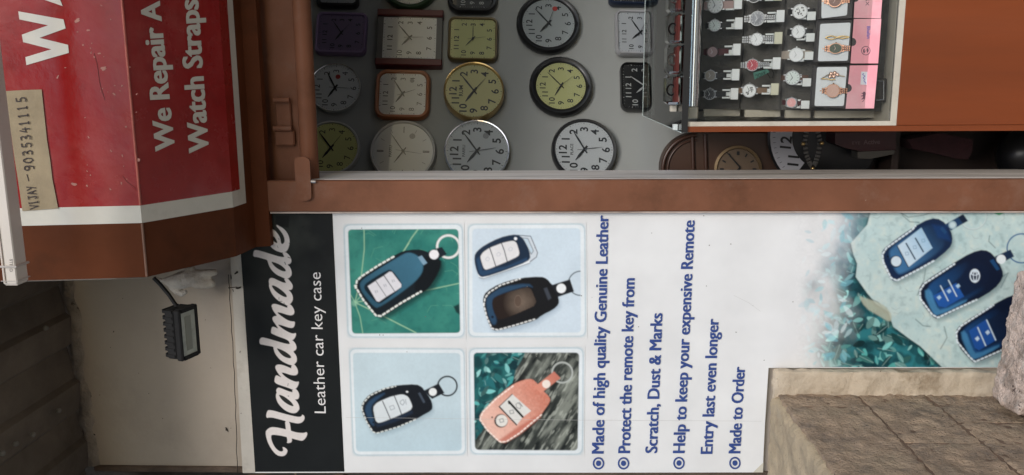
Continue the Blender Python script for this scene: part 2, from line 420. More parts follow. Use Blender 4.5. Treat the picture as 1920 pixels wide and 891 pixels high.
# roof sheet over the front: corrugations run out from the wall, old mortar packed along the joint
def roof_z(x, y): return 2.765 + .030 * (x + .55) + .010 * (2.2 - y)
b = MB(); xs = np.arange(-3.0, 2.6, .0125); ys = [1.72, 1.78, 1.85, 2.0, 2.1, 2.21]
def corr(x):
    t = ((x + 3.05) / .178) % 1.0
    return .010 * sin(pi * t) + .013 * (t < .5)
V = []
for k in (0, 1):
    for y in ys:
        for x in xs: V.append((x, y, roof_z(x, y) - corr(x) + k * .008))
nx = len(xs); n0 = nx * len(ys); F = []
for j in range(len(ys) - 1):
    for i in range(nx - 1):
        q = [j*nx+i, j*nx+i+1, (j+1)*nx+i+1, (j+1)*nx+i]; F.append(q); F.append([a + n0 for a in q[::-1]])
b.add(V, F); rf = thing("porch_roof", "dark corrugated roof sheet over the shop front, at the top", "roof", (-.3, 1.4, 2.74))
b.build("roof_sheet", m_roof, rf, smooth=30)
b = MB()
for y in (1.75,): b.box((-3, y, 2.775), (2.55, y + .05, 2.83))
b.build("purlin", m_dark, rf)
b = MB(); b.ball((0, 0, 0), .004, n=6)
rb = MB()
for (px_, py_) in ((5, 850), (30, 832), (62, 815), (110, 770), (86, 615)):
    p = onZ(px_, py_, 2.722); rb.ball(p, .007, n=7)
rb.build("roof_bolt", mat("galvanised", (.16, .15, .13), .7), rf)
# mortar bead
b = MB(); L = []
xs2 = np.arange(-1.09, -.40, .012)
for x in xs2:
    r0 = .016 + .012 * mnoise.noise(Vector((x * 9, 1, 0))) + .010 * mnoise.noise(Vector((x * 34, 4, 0)))
    c = Vector((x, 2.216, roof_z(x, 2.2) - .024 + .018 * mnoise.noise(Vector((x * 13, 7, 2)))))
    L.append([c + Vector((0, -abs(cos(a)) * r0 * (1 if cos(a) > 0 else 0) * .55, sin(a) * r0 * 1.2)) + Vector((0, .004 * mnoise.noise(Vector((x*40, a, 1))), 0)) for a in np.linspace(-pi/2, pi*1.5, 14, endpoint=False)])
b.rings(L); b.build("mortar_joint", m_dirt, bld, smooth=60)

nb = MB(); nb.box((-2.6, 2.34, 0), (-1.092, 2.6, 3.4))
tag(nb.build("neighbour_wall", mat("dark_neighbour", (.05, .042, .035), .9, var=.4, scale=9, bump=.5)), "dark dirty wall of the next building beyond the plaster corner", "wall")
# dried creeper in the gap between the two walls
# pale plaster ledge over the banner, with cracks, and chips in the wall face
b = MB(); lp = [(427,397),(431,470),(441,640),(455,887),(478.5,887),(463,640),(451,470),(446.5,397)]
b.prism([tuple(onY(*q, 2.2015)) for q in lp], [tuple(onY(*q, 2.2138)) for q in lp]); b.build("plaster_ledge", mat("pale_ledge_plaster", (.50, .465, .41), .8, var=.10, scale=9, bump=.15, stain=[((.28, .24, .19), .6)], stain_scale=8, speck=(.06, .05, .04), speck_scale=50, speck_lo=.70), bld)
b = MB(); rs_ = random.Random(9)
def chip(x, y, r, el, Y=2.2128):
    n = 9; a0 = rs_.uniform(0, pi)
    b.sheet([tuple(onY(x + r * el * rs_.uniform(.5, 1.1) * cos(a) * cos(a0) - r * rs_.uniform(.5, 1) * sin(a) * sin(a0), y + r * el * rs_.uniform(.5, 1.1) * cos(a) * sin(a0) + r * rs_.uniform(.5, 1) * sin(a) * cos(a0), Y)) for a in np.linspace(0, 2 * pi, n, endpoint=False)])
for q in ((170,743,2.2,1), (187,741,1,1), (279,738,1,1), (425,805,3,2.2), (433,803,1,1), (213,622,1.2,2), (207,652,.9,1), (177,815,1.5,2), (260,700,.8,1), (385,600,.9,1), (395,690,.8,1), (305,785,.8,2), (230,560,.9,1), (182,870,2,2)): chip(*q)
for q in ((433,520,1.6,4), (443,512,2.2,3), (447,540,2.4,4), (437,545,1.2,3), (450,660,.9,3), (452,775,1,1)): chip(*q, 2.2004)
b.build("chip_mark", mat("dark_chip", (.035, .028, .022), .9), bld)
b = MB()
for pts in ([(163,862),(158,820),(152,780),(150,740),(143,700),(140,668)], [(445,888),(443,800),(440,720),(436,640),(431,560),(428,500)], [(428,540),(450,538)]):
    P = [onY(x + .8 * sin(k * 2.3), y, 2.2126 if pts[0][0] < 400 else 2.2001) for k, (x, y) in enumerate([(pts[i][0] + (pts[i+1][0] - pts[i][0]) * t, pts[i][1] + (pts[i+1][1] - pts[i][1]) * t) for i in range(len(pts) - 1) for t in (0, .25, .5, .75)])]
    b.tube(P, .0011, 4)
b.build("crack_line", mat("dark_chip", (.035, .028, .022), .9), bld)
vt = thing("dry_creeper", "dry brown creeper stems in the dark gap beside the banner", "plant", (-1.12, 2.27, .6))
b = MB(); lf = MB()
for k in range(7):
    x = -1.118 + .012 * math.sin(k * 2.1); z0 = .55 + .24 * k
    pts = [(x + .010 * math.sin(t * 5 + k), 2.255 + .02 * math.cos(t * 3 + k), z0 + .30 * t) for t in np.linspace(0, 1, 8)]
    b.tube(pts, .0025, 5)
    for t in (.2, .45, .7, .9):
        c = Vector(pts[int(t * 7)]); d = Vector((random.uniform(-1, .9), random.uniform(-1, .2), random.uniform(-.6, .9))).normalized() * .024; s_ = d.orthogonal() * .4
        lf.add([c, c + d * .5 + s_, c + d, c + d * .5 - s_], [[0, 1, 2, 3]])
b.build("stem", mat("dry_stem", (.12, .075, .045), .9), vt); lf.build("foliage", mat("dry_leaf", (.13, .085, .05), .8, var=.4, scale=40), vt)

# ------------------------------------------------------------------ shutter hood
XE = -.446; XS2, XS1, XR = -.323, -.284, 1.75
z3 = float(onY(480, 456, 2.165)[2]); z4 = float(onY(507, 454, 2.175)[2])
PR = [(1.778, 2.70), (1.83, 2.334), (2.05, 2.209), (2.165, z3), (2.176, z4)]
hood = thing("shutter_hood", "red folded sheet metal shutter hood with white border and big white lettering", "shutter hood", (XE, 2.0, 2.2))
b = MB()
def facet(pa, pb, segs):
    for (x0, x1, mi) in segs:
        n = max(1, int((x1 - x0) / .08)); b.mi = mi
        for k in range(n):
            xa_, xb_ = x0 + (x1 - x0) * k / n, x0 + (x1 - x0) * (k + 1) / n
            b.add([(xa_, *pa), (xb_, *pa), (xb_, *pb), (xa_, *pb)], [[0, 1, 2, 3]])
full = [(XE, XS2, 2), (XS2, XS1, 1), (XS1, XR, 0)]
lerp = lambda p, q, t: (p[0] + (q[0] - p[0]) * t, p[1] + (q[1] - p[1]) * t)
for j in range(4):
    facet(lerp(PR[0], PR[1], j / 4), lerp(PR[0], PR[1], (j + 1) / 4), full)
for j in range(2): facet(lerp(PR[1], PR[2], j / 2), lerp(PR[1], PR[2], (j + 1) / 2), full)
ta, tb = .38, .64
facet(PR[2], lerp(PR[2], PR[3], ta), full)
facet(lerp(PR[2], PR[3], ta), lerp(PR[2], PR[3], tb), [(XE, XS2, 2), (XS2, XR, 1)])
facet(lerp(PR[2], PR[3], tb), PR[3], [(XE, XR, 2)])
facet(PR[3], PR[4], [(XE, XR, 2)])
b.mi = 2
b.sheet([(XE, *p) for p in PR] + [(XE, 2.205, z4), (XE, 2.205, 2.70)])
b.add([(XE, *PR[0]), (XR, *PR[0]), (XR, 2.205, 2.70), (XE, 2.205, 2.70)], [[0, 1, 2, 3]])
b.add([(XE, *PR[4]), (XR, *PR[4]), (XR, 2.205, z4), (XE, 2.205, z4)], [[0, 1, 2, 3]])
b.sheet([(XR, *p) for p in PR[::-1]] + [(XR, 2.205, 2.70), (XR, 2.205, z4)])
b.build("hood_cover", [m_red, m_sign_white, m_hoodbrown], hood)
b = MB(); b.tube([(XS1 + .001, *PR[1]), (.2, *PR[1]), (XR, *PR[1])], .0028, 8)
b.build("folded_edge", mat("worn_red_edge", (.46, .12, .09), .4, var=.3, scale=12, bump=.2), hood, smooth=60)
b = MB(); b.tube([(XE + .001, *PR[1]), (XS2 - .001, *PR[1])], .0028, 8)
b.build("folded_edge", mat("worn_brown_edge", (.22, .12, .08), .5, var=.3, scale=12, bump=.2), hood, smooth=60)
def yz_plane(pa, pb, off):
    d = np.array([0, pb[0] - pa[0], pb[1] - pa[1]]); n = np.array([0, d[2], -d[1]]); n = n / np.linalg.norm(n)
    if n[1] > 0: n = -n
    p = np.array([0, *pa]) + n * off
    return lambda x, y: onPl(x, y, p, n)
F1 = yz_plane(PR[0], PR[1], .0012); F1b = yz_plane(PR[0], PR[1], .0024); F1c = yz_plane(PR[0], PR[1], .0034); F2 = yz_plane(PR[1], PR[2], .0012)
b = MB(); k = 4.4533
for poly in ([(152,95),(530,163),(548,238),(330,317),(568,375),(575,442),(220,545),(212,478),(430,412),(193,352),(182,290),(402,212),(162,163)],):
    b.sheet([F1(x / k, y / k) for x, y in poly])
for poly in ([(523,52),(150,-78),(140,-140),(497,-13)], [(500,-270),(140,-142),(150,-205),(495,-335)]):
    b.sheet([F1(x / k, y / k) for x, y in poly])
b.build("sign_lettering", m_sign_white, hood)
b = MB(); text_px(b, "We Repair A", (328.5, 283), (299.5, 1), 37, (-1, .05), F2, .016, 2.6); b.build("repair_lettering", m_sign_white, hood)
b = MB(); text_px(b, "Watch Straps", (392, 286), (371.5, -2), 37.5, (-1, .06), F2, .016, 2.6); b.build("strap_lettering", m_sign_white, hood)

b = MB(); rs_ = random.Random(5)      # flaked and scuffed paint
def blob(x, y, r, el, ang, pr):
    n = 11; c, s_ = cos(ang), sin(ang)
    P = []
    for k in range(n):
        a = 2 * pi * k / n; q = r * rs_.uniform(.45, 1.15); u, v = q * cos(a) * el, q * sin(a); P.append(pr(x + u * c - v * s_, y + u * s_ + v * c))
    b.sheet(P)
used = []
for k in range(60):
    t = rs_.random()
    if k < 26: x, y = 143 + 75 * t + rs_.uniform(-9, 9), 45 + 120 * t + rs_.uniform(-16, 16)
    elif k < 44: x, y = rs_.uniform(150, 262), rs_.uniform(150, 375)
    else: x, y = rs_.uniform(85, 260), rs_.uniform(20, 370)
    r = rs_.uniform(.8, 2.2) if k % 7 else rs_.uniform(2.5, 4.2)
    if any((x - a) ** 2 + (y - c) ** 2 < (3 * (r + d)) ** 2 for a, c, d in used): continue
    if x < 125 and (y < 125 or y > 160): continue
    used.append((x, y, r)); blob(x, y, r, rs_.uniform(1, 2.4), rs_.uniform(0, pi), yz_plane(PR[0], PR[1], .0006))
b.build("paint_specks", mat("pale_flaked_paint", (.45, .20, .16), .6, var=.3, scale=40), hood)
b = MB()
for (x, y, L_, a) in ((176, 100, 90, 1.35), (228, 330, 40, .75)):
    P = [yz_plane(PR[0], PR[1], .0005)(x + t * L_ * cos(a) + 1.5 * sin(t * 7 + x), y + t * L_ * sin(a)) for t in np.linspace(0, 1, 9)]; b.tube(P, .0005, 4)
b.build("scratch_line", mat("faint_scratch", (.17, .03, .026), .7), hood)

# hand-written note taped to the hood
note = thing("paper_note", "yellowed paper strip with a hand-written name and phone number on the red hood", "note", F1b(60, 300))
b = MB(); npts = [(10,171),(44,169),(78,168),(83,215),(88,262),(94,300),(98,335),(104,365),(109,391),(75,393.5),(42,396),(34,340),(26,290),(18,230)]
b.prism([F1b(*p) for p in npts], [F1(*p) for p in npts])
b.build("paper", mat("aged_paper", (.34, .27, .17), .8, var=.14, scale=16, bump=.15, stain=[((.24, .19, .11), .6)], stain_scale=9), note)
GL = {'V': [[(0, 1), (.45, 0), (.9, 1)]], 'I': [[(.3, 1), (.3, 0)], [(.1, 1), (.55, 1)], [(.1, 0), (.55, 0)]], 'J': [[(.1, 1), (.9, 1)], [(.6, 1), (.6, .2), (.45, 0), (.2, .05), (.1, .25)]],
      'A': [[(0, 0), (.45, 1), (.85, 0)], [(.15, .4), (.7, .4)]], 'Y': [[(0, 1), (.4, .5)], [(.85, 1), (.25, -.1)]], '-': [[(0, .5), (.9, .52)]],
      '9': [[(.75, .7), (.6, .95), (.3, 1), (.1, .8), (.15, .6), (.4, .5), (.7, .65), (.72, .9), (.7, .4), (.55, .05), (.2, 0)]],
      '0': [[(.4, 1), (.1, .75), (.08, .3), (.35, 0), (.65, .15), (.75, .6), (.6, .95), (.4, 1)]],
      '3': [[(.1, .95), (.5, 1), (.65, .8), (.5, .58), (.25, .52), (.6, .45), (.72, .2), (.5, 0), (.1, .05)]],
      '5': [[(.75, 1), (.25, .98), (.2, .55), (.5, .6), (.72, .4), (.65, .1), (.35, 0), (.08, .08)]],
      '4': [[(.4, 1), (.1, .4), (.8, .42)], [(.6, .75), (.55, -.05)]], '1': [[(.3, 1), (.28, 0)], [(.1, 0), (.5, 0)], [(.12, .85), (.3, 1)]]}
b = MB()
def handwrite(s, P0, P1, cap, wd):
    P0, P1 = np.array(P0, float), np.array(P1, float); n = len(s); e = (P1 - P0) / n; L_ = np.linalg.norm(e); up = np.array([e[1], -e[0]]) / L_
    if up[0] > 0: up = -up
    for i, ch in enumerate(s):
        for st in GL.get(ch, []):
            pts = [P0 + e * (i + .85 * u) + up * cap * v for u, v in st]
            for q in range(len(pts) - 1):
                d = pts[q + 1] - pts[q]; d = d / (np.linalg.norm(d) + 1e-9); nn = np.array([-d[1], d[0]]) * wd / 2; ex = d * wd * .2
                off = .0002 * ((i * 7 + q) % 9)
                pr = yz_plane(PR[0], PR[1], .0034 + off)
                b.sheet([pr(*p) for p in (pts[q] - nn - ex, pts[q + 1] - nn + ex, pts[q + 1] + nn + ex, pts[q] + nn - ex)])
handwrite("VIJAY", (72, 390), (65, 346), 16, 1.9); handwrite("-", (60, 338), (56, 322), 13, 1.6); handwrite("9035341115", (64, 319), (47, 177), 18, 2.2)
b.build("handwriting", mat("pen_ink", (.035, .022, .02), .6), note)

# ------------------------------------------------------------------ rolled shutter, its latch, the post
shu = thing("rolling_shutter", "brown rolled-up shutter end with a round bottom bar above the clocks", "shutter", (-.27, 2.24, 2.04))
b = MB(); b.box((-.30, 2.236, 2.083), (1.7, 2.252, 2.26)); b.build("bottom_panel", m_brown, shu)
b = MB(); zc = float(onY(581, 300, 2.235)[2]); b.tube([(-.279, 2.232, zc), (.5, 2.232, zc), (1.7, 2.232, zc)], .0235, 20); b.build("round_bar", m_brown, shu, smooth=50)
b = MB()
def pbox(mb, x0, y0, x1, y1, Yf, Yb, bev=.003):
    p, q = onY(x0, y1, Yf), onY(x1, y0, Yf)
    mb.box((p[0], Yf, q[2]), (q[0], Yb, p[2]), bev=bev)
h_ = MB(); pbox(h_, 518, 190, 544, 243, 2.226, 2.236); h_.build("hasp_plate", m_brown, shu)
for yy, xe in ((188, 543), (241, 547)):
    h_ = MB(); p = onY(513, yy, 2.218); q = onY(xe, yy, 2.218); h_.tube([tuple(q), tuple(p)], .007, 10); h_.build("hasp_loop", m_brown, shu, smooth=50)
h_ = MB(); pbox(h_, 515, 244, 551, 274, 2.222, 2.236, .004); h_.build("hasp_plate", m_brown, shu)

post = thing("door_post", "brown painted door post with a weathered white inner edge beside the opening", "door post", (-.315, 2.19, 0))
b = MB(); b.box((-.3555, 2.178, 0), (-.274, 2.2045, 2.212), bev=.003); b.build("post_face", m_brown, post)
b = MB(); b.box((-.310, 2.205, 0), (-.2735, 2.398, 2.082), bev=.002); b.build("inner_jamb", m_oldwhite, post)
b = MB(); b.box((-.3600, 2.181, 0), (-.3558, 2.199, 2.16)); b.build("edge_strip", mat("chipped_edge", (.45, .37, .32), .8, var=.4, scale=30, bump=.6, stain=[((.12, .06, .04), .9)], stain_scale=20, stretch=(1, 1, .3)), post)
fl = MB(); p, q = onY(556, 377, 2.168), onY(580, 294, 2.168)
xs_ = np.linspace(p[0] + .010, q[0] - .010, 6)
cz = (p[2] + q[2]) / 2; hw = (p[2] - q[2]) / 2
loop = [(p[0] + .012 - .012 * sin(a), 2.168, cz + hw * cos(a)) for a in np.linspace(0, pi, 9)] + [(q[0] - .012 + .012 * sin(a), 2.168, cz - hw * cos(a)) for a in np.linspace(0, pi, 9)]
fl.prism(loop, [(x, 2.1775, z) for x, _, z in loop]); fl.build("latch_flap", m_brown, post)
fl = MB(); fl.tube([onY(577, 340, 2.172), onY(592, 341, 2.172)], .004, 8); fl.build("latch_pin", mat("bare_steel", (.4, .36, .32), .4, .8), post)

# ------------------------------------------------------------------ rough masonry
def rough_box(mb, lo, hi, res, rad, amp, nscale, M=None, seed=0.0):
    lo, hi = np.array(lo, float), np.array(hi, float); n = np.maximum(2, np.round((hi - lo) / res).astype(int)); idx = {}
    V = []; F = []
    def vid(i, j, k):
        if (i, j, k) not in idx:
            p = lo + (hi - lo) * np.array([i / n[0], j / n[1], k / n[2]])
            c = np.clip(p, lo + rad, hi - rad); d = p - c; L_ = np.linalg.norm(d)
            if L_ > 0: p = c + d / L_ * rad
            pv = Vector(p) ; dv = (pv - Vector(c)); dn = dv.normalized() if dv.length > 1e-6 else Vector((0, 0, 1))
            pv = pv + dn * amp * (mnoise.fractal(pv * nscale + Vector((seed, 0, 0)), .8, 2.1, 5))
            idx[(i, j, k)] = len(V); V.append(tuple(M @ pv) if M is not None else tuple(pv))
        return idx[(i, j, k)]
    for a in range(3):
        b_, c_ = (a + 1) % 3, (a + 2) % 3
        for side in (0, n[a]):
            for i in range(n[b_]):
                for j in range(n[c_]):
                    def q(u, v):
                        t = [0, 0, 0]; t[a] = side; t[b_] = u; t[c_] = v; return vid(*t)
                    f = [q(i, j), q(i + 1, j), q(i + 1, j + 1), q(i, j + 1)]
                    F.append(f if side else f[::-1])
    mb.add(V, F)
m_block = mat("dusty_laterite_block", (.40, .295, .205), .95, var=.32, scale=13, bump=1.0, bscale=110, stain=[((.38, .30, .21), .7), ((.15, .125, .105), .6)], stain_scale=6, stain_lo=.48, stain_hi=.66, speck=(.06, .045, .035), speck_scale=120, speck_lo=.64)
m_mud = mat("dry_mud_plaster", (.45, .36, .24), .95, var=.16, scale=9, bump=.7, bscale=60, stain=[((.22, .165, .11), .6), ((.42, .36, .26), .5)], stain_scale=7, speck=(.10, .08, .06), speck_scale=100, speck_lo=.68)
m_mortar = mat("brown_mortar", (.19, .125, .085), .95, var=.3, scale=20, bump=.8)
pier = thing("block_pier", "dusty brown block wall end standing in front of the banner's cut-out corner", "block wall", (-1.2, 1.6, 0))
XP = -.846; ztop = .838
b = MB(); b.box((-1.62, .95, 0), (XP - .003, 2.1975, ztop - .03)); b.build("mortar_core", m_mortar, pier)
zj = [float(onY(x, 735, 2.2)[2]) for x in (1600, 1727)]
ch = zj[0] - zj[1]; levels = [ztop - .012, zj[0]] + [zj[0] - ch * k for k in range(1, 5)]
Yj = lambda y: float(onX(1600, y, XP)[1])
heads = {0: [2.194, Yj(762), 1.62, 1.2, .95], 1: [2.194, Yj(829), 1.46, 1.0], 2: [2.194, Yj(790), 1.66, 1.2, .95], 3: [2.194, 1.9, 1.4, .95], 4: [2.194, 2.05, 1.6, 1.1]}
b = MB()
for c in range(5):
    H = heads[c]
    for k in range(len(H) - 1):
        jx = .002 * mnoise.noise(Vector((c * 3.1, k * 5.3, 0)))
        rough_box(b, (XP - .20, H[k + 1] + .0025, levels[c + 1] + .004), (XP + jx, H[k] - .003, levels[c] - .0025), .009, .0035, .0052, 40, seed=c * 9.1 + k)
b.build("laterite_blocks", m_block, pier, smooth=60)
b = MB(); rough_box(b, (-1.62, .95, ztop - .075), (XP - .006, 2.1965, ztop), .010, .022, .008, 18, seed=3)
b.build("mud_cap", m_mud, pier, smooth=60)
b = MB(); rough_box(b, (XP - .05, 2.168, 0), (-.782, 2.1955, ztop - .004), .009, .005, .006, 24, seed=8)
b.build("plaster_fillet", mat("cream_fillet", (.55, .46, .345), .9, var=.12, scale=12, bump=.5, stain=[((.26, .19, .12), .75)], stain_scale=9, stain_lo=.52, stain_hi=.66, speck=(.15, .11, .08), speck_scale=60), pier, smooth=60)

stone = MB()
Ms = Matrix.Translation(Vector((-.688, 1.95, -.060))) @ Matrix.Rotation(radians(5), 4, 'Y')
rough_box(stone, (-.160, 0, -.03), (.170, .13, .366), .0055, .012, .006, 38, M=Ms, seed=5)
tag(stone.build("granite_block", mat("rough_granite", (.70, .56, .48), .9, var=.22, scale=26, bump=1.0, bscale=120, stain=[((.22, .165, .13), .7), ((.62, .55, .5), .5)], stain_scale=15, stain_lo=.5, stain_hi=.62, speck=(.07, .05, .045), speck_scale=65, speck_lo=.615), smooth=60),
    "rough pinkish granite block with dark pits standing against the foot of the banner", "stone")
# ------------------------------------------------------------------ banner
YB = 2.20
WHITE = (223, 223, 222)
m_print = print_mat("printed_vinyl", .5)
m_vinyl = print_mat("plain_vinyl", .5)
ban = thing("banner", "white L-shaped printed banner board about handmade leather car key cases", "banner", onY(470, 885, YB))
W_ = lambda x, y: tuple(onY(x, y, YB))
def flat_col(o, c):
    at = o.data.color_attributes.new("ink", 'FLOAT_COLOR', 'POINT'); n = len(o.data.vertices)
    at.data.foreach_set("color", np.tile([*c, 1.0], n).astype(np.float32))
b = MB(); out = [(446.8,396),(451.3,470),(463.3,640),(478.8,887),(800,886),(1100,886.5),(1380,886),(1430,886),(1434,800),(1441,690),(1700,690),(1960,689),(1960,390),(1400,394)]
b.prism([W_(*p) for p in out], [tuple(np.array(W_(*p)) + [0, .012, 0]) for p in out])
o = b.build("banner_board", m_vinyl, ban); flat_col(o, ink(WHITE))
b = MB(); b.sheet([tuple(onY(x, y, YB - .0012)) for x, y in ((1412, 886), (1430.5, 886), (1431.5, 867))])
o = b.build("peeled_corner", m_vinyl, ban); flat_col(o, ink((200, 195, 180)))

# header band with brush-script title
p = Print((446.5, 398.5), (623, 399.5), (645.5, 884.5), (478.5, 885), (23, 25, 25), 1.0)
n_ = fbm(p.P, 60)[:, None]; p.C = p.C * (.75 + .5 * n_)
pale = np.clip((fbm(p.P + 99, 90) - .5) * 3, 0, 1) * np.clip((560 - p.P[:, 1]) / 160, 0, 1)
p.put(np.arange(len(p.P)), pale * .38, (92, 96, 88))
LET = {750: [[(405,655),(440,665),(475,695),(470,735),(440,775),(390,785),(330,770),(270,710),(220,630),(185,540),(170,450),(195,410),(245,380),(310,382),(380,395),(450,410),(520,430),(600,455),(670,462),(715,460),(740,447),(752,470),(740,510),(715,545),(680,570),(630,560),(535,535),(465,515),(380,495),(300,485),(250,485),(245,530),(265,600),(305,670),(350,710),(390,722),(415,712),(418,690)],
   [(440,285),(505,300),(522,430),(540,560),(525,595),(465,602),(478,570),(465,515),(455,410)],
   [(185,190),(200,150),(220,142),(280,150),(380,180),(500,212),(600,235),(650,238),(675,225),(680,205),(705,218),(715,250),(700,290),(665,320),(610,328),(505,305),(440,290),(350,265),(270,245),(215,243),(190,252),(180,225)]],
 650: [[(320,605),(335,578),(360,572),(430,600),(500,628),(552,638),(540,612),(560,592),(590,590),(620,620),(640,670),(632,720),(608,735),(575,733),(610,770),(635,820),(640,870),(632,883),(610,913),(575,928),(520,923),(450,893),(390,843),(345,788),(325,743),(315,700),(318,660),(328,645),(322,625)],
   [(295,490),(298,450),(310,408),(330,400),(400,437),(350,380),(315,320),(305,285),(318,260),(350,250),(410,258),(480,285),(535,308),(525,290),(540,255),(565,245),(605,290),(622,345),(615,385),(580,402),(520,395),(450,370),(390,357),(410,390),(470,440),(540,475),(590,492),(615,492),(632,485),(632,515),(615,555),(590,590),(550,600),(500,578),(440,558),(370,535),(320,515)]],
 560: [[(85,600),(92,565),(115,542),(150,545),(250,572),(350,602),(450,630),(513,637),(500,605),(490,585),(545,580),(585,625),(603,680),(590,715),(550,738),(585,775),(605,820),(605,870),(590,893),(565,920),(530,930),(470,908),(400,873),(340,818),(300,758),(283,698),(280,668),(200,655),(130,640),(95,635)],
   [(247,480),(250,430),(262,398),(285,393),(355,425),(310,360),(275,310),(265,275),(280,252),(305,243),(333,242),(285,180),(258,125),(255,95),(275,75),(310,75),(390,100),(480,135),(470,105),(508,75),(550,120),(572,175),(565,215),(530,235),(470,225),(400,200),(330,186),(350,215),(410,260),(470,300),(530,320),(580,320),(575,370),(560,400),(530,410),(480,400),(410,375),(340,357),(360,385),(420,430),(490,470),(540,488),(570,488),(590,478),(595,500),(580,545),(545,582),(505,598),(455,565),(400,545),(330,520),(265,490)]],
 480: [[(215,360),(222,325),(240,308),(280,310),(340,340),(410,372),(460,378),(445,350),(430,318),(470,310),(510,350),(545,400),(548,440),(530,472),(485,472),(525,510),(550,565),(548,620),(515,668),(475,695),(440,672),(390,650),(330,610),(270,545),(235,475),(218,420),(222,390)]],
 400: [[(0,560),(10,525),(30,512),(80,520),(180,550),(280,582),(380,610),(437,612),(420,580),(405,548),(450,540),(500,585),(528,640),(528,680),(510,705),(470,713),(510,750),(532,810),(532,860),(515,884),(480,910),(440,908),(400,889),(330,859),(270,809),(225,744),(205,684),(195,649),(130,630),(60,610),(0,603)],
   [(205,405),(215,395),(205,330),(215,260),(236,225),(260,222),(300,240),(350,300),(375,350),(385,425),(410,432),(435,405),(438,360),(415,295),(370,235),(320,175),(325,160),(360,175),(420,215),(470,270),(500,340),(505,410),(490,480),(465,525),(440,540),(400,548),(370,540),(310,520),(250,475)]]}
HOLES = {650: [[(355,672),(375,672),(420,690),(480,730),(530,775),(558,815),(560,830),(530,828),(470,800),(410,755),(370,705)]],
 560: [[(325,690),(360,700),(430,730),(490,770),(525,805),(528,828),(490,832),(430,810),(380,770),(345,725)]],
 480: [[(255,410),(290,412),(350,445),(410,490),(460,540),(470,575),(430,572),(370,540),(310,495),(265,440)]],
 400: [[(245,672),(300,685),(370,715),(430,760),(455,795),(445,812),(400,805),(340,775),(285,730)], [(245,320),(265,312),(295,330),(325,375),(337,418),(310,412),(265,370)]]}
for oy, polys in LET.items():
    p.tf(475, oy, 7.427)
    for q in polys: p.poly(q, (216, 208, 204), soft=1.0, sm=1, grow=.15)
for oy, polys in HOLES.items():
    p.tf(475, oy, 7.427)
    for q in polys: p.poly(q, (40, 40, 38), soft=1.0, sm=1)
p.tf(0, 0, 1)
for k in range(34):       # flakes and scratches in the old print
    x, y = random.uniform(508, 600), random.uniform(415, 600) if k < 26 else random.uniform(600, 860)
    a = random.uniform(0, pi); L_ = random.uniform(1, 5)
    p.line([(x, y), (x + L_ * cos(a), y + L_ * sin(a))], random.uniform(.6, 1.5), (22, 22, 21), .8)
p.poly([(517, 404), (543, 404), (541, 427), (524, 425), (516, 418)], (17, 18, 18), .8, soft=3)
p.build("header_band", ban, m_print, YB - .0010)

proj = lambda x, y: onY(x, y, YB - .0022)
m_hw = mat("white_ink", S(222, 218, 216), .5, var=.05, scale=20)
b = MB(); text_px(b, "Leather car key case", (611, 775), (601, 511), 21, (-1, -.02), proj, -.002); b.build("subtitle_lettering", m_hw, ban)
m_blue = mat("blue_ink", S(47, 72, 136), .5, var=.10, scale=30)
LINES = [("Made of high quality Genuine Leather", (1131.5, 851), (1140.7, 403.5)), ("Protect the remote key from", (1181, 850), (1190, 521.5)),
         ("Scratch, Dust & Marks", (1231.8, 850), (1242, 587)), ("Help to keep your expensive Remote", (1283.5, 850), (1302.5, 413)),
         ("Entry last even longer", (1335.5, 851.5), (1347.5, 597.5)), ("Made to Order", (1388, 850.5), (1396.8, 687.5))]
for s_, q0, q1 in LINES:
    b = MB(); text_px(b, s_, q0, q1, 22.0, (-1, 0), proj, 0.0, 2.2); b.build("slogan_lettering", m_blue, ban)
for c in ((1122, 869), (1169, 869), (1273, 868.5), (1378, 868.5)):
    b = MB(); n = 28
    for r0, r1 in ((8.6, 11.6), (0, 5.2)):
        o_ = [proj(c[0] + r1 * .92 * cos(a), c[1] + r1 * sin(a)) for a in np.linspace(0, 2 * pi, n, endpoint=False)]
        if r0:
            i_ = [proj(c[0] + r0 * .92 * cos(a), c[1] + r0 * sin(a)) for a in np.linspace(0, 2 * pi, n, endpoint=False)]
            b.add(o_ + i_, [[k, (k + 1) % n, n + (k + 1) % n, n + k] for k in range(n)])
        else: b.sheet(o_)
    b.build("bullet_mark", m_blue, ban)

# creases and light scratches in the vinyl
b = MB()
def ink_line(pts, wd):
    for i in range(len(pts) - 1):
        a, c = np.array(pts[i], float), np.array(pts[i + 1], float); d = (c - a) / np.linalg.norm(c - a); n = np.array([-d[1], d[0]]) * wd / 2; lay = np.array([0, -.00004 * (i % 2), 0])
        b.sheet([proj(*q) + lay for q in (a - n, c - n, c + n, a + n)])
ink_line([(648, 783), (760, 784), (900, 786), (1100, 788), (1300, 789), (1428, 790)], .4)
ink_line([(1376, 554), (1404, 568), (1426, 584)], .35)
b.build("crease_line", mat("vinyl_crease", (.52, .51, .49), .5), ban)
b = MB(); rs_ = random.Random(21)
for k in range(24):
    x, y, r = rs_.uniform(655, 1520), rs_.uniform(402, 680), rs_.uniform(.5, 1.1)
    b.sheet([proj(x + r * cos(u), y + r * rs_.uniform(.6, 1.3) * sin(u)) for u in np.linspace(0, 2 * pi, 7, endpoint=False)])
b.build("fly_specks", mat("fly_speck", (.16, .14, .12), .8), ban)
def rrect(TL, TR, BR, BL, r=11):
    P = [np.array(q, float) for q in (TL, TR, BR, BL)]; out = []
    for i in range(4):
        a, c, d = P[i - 1], P[i], P[(i + 1) % 4]
        u = (a - c) / np.linalg.norm(a - c); v = (d - c) / np.linalg.norm(d - c)
        for t in np.linspace(0, 1, 6):
            out.append(c + u * r * (1 - t) ** 2 + v * r * t ** 2)
    return np.array(out)
FRAME = (224, 230, 232)
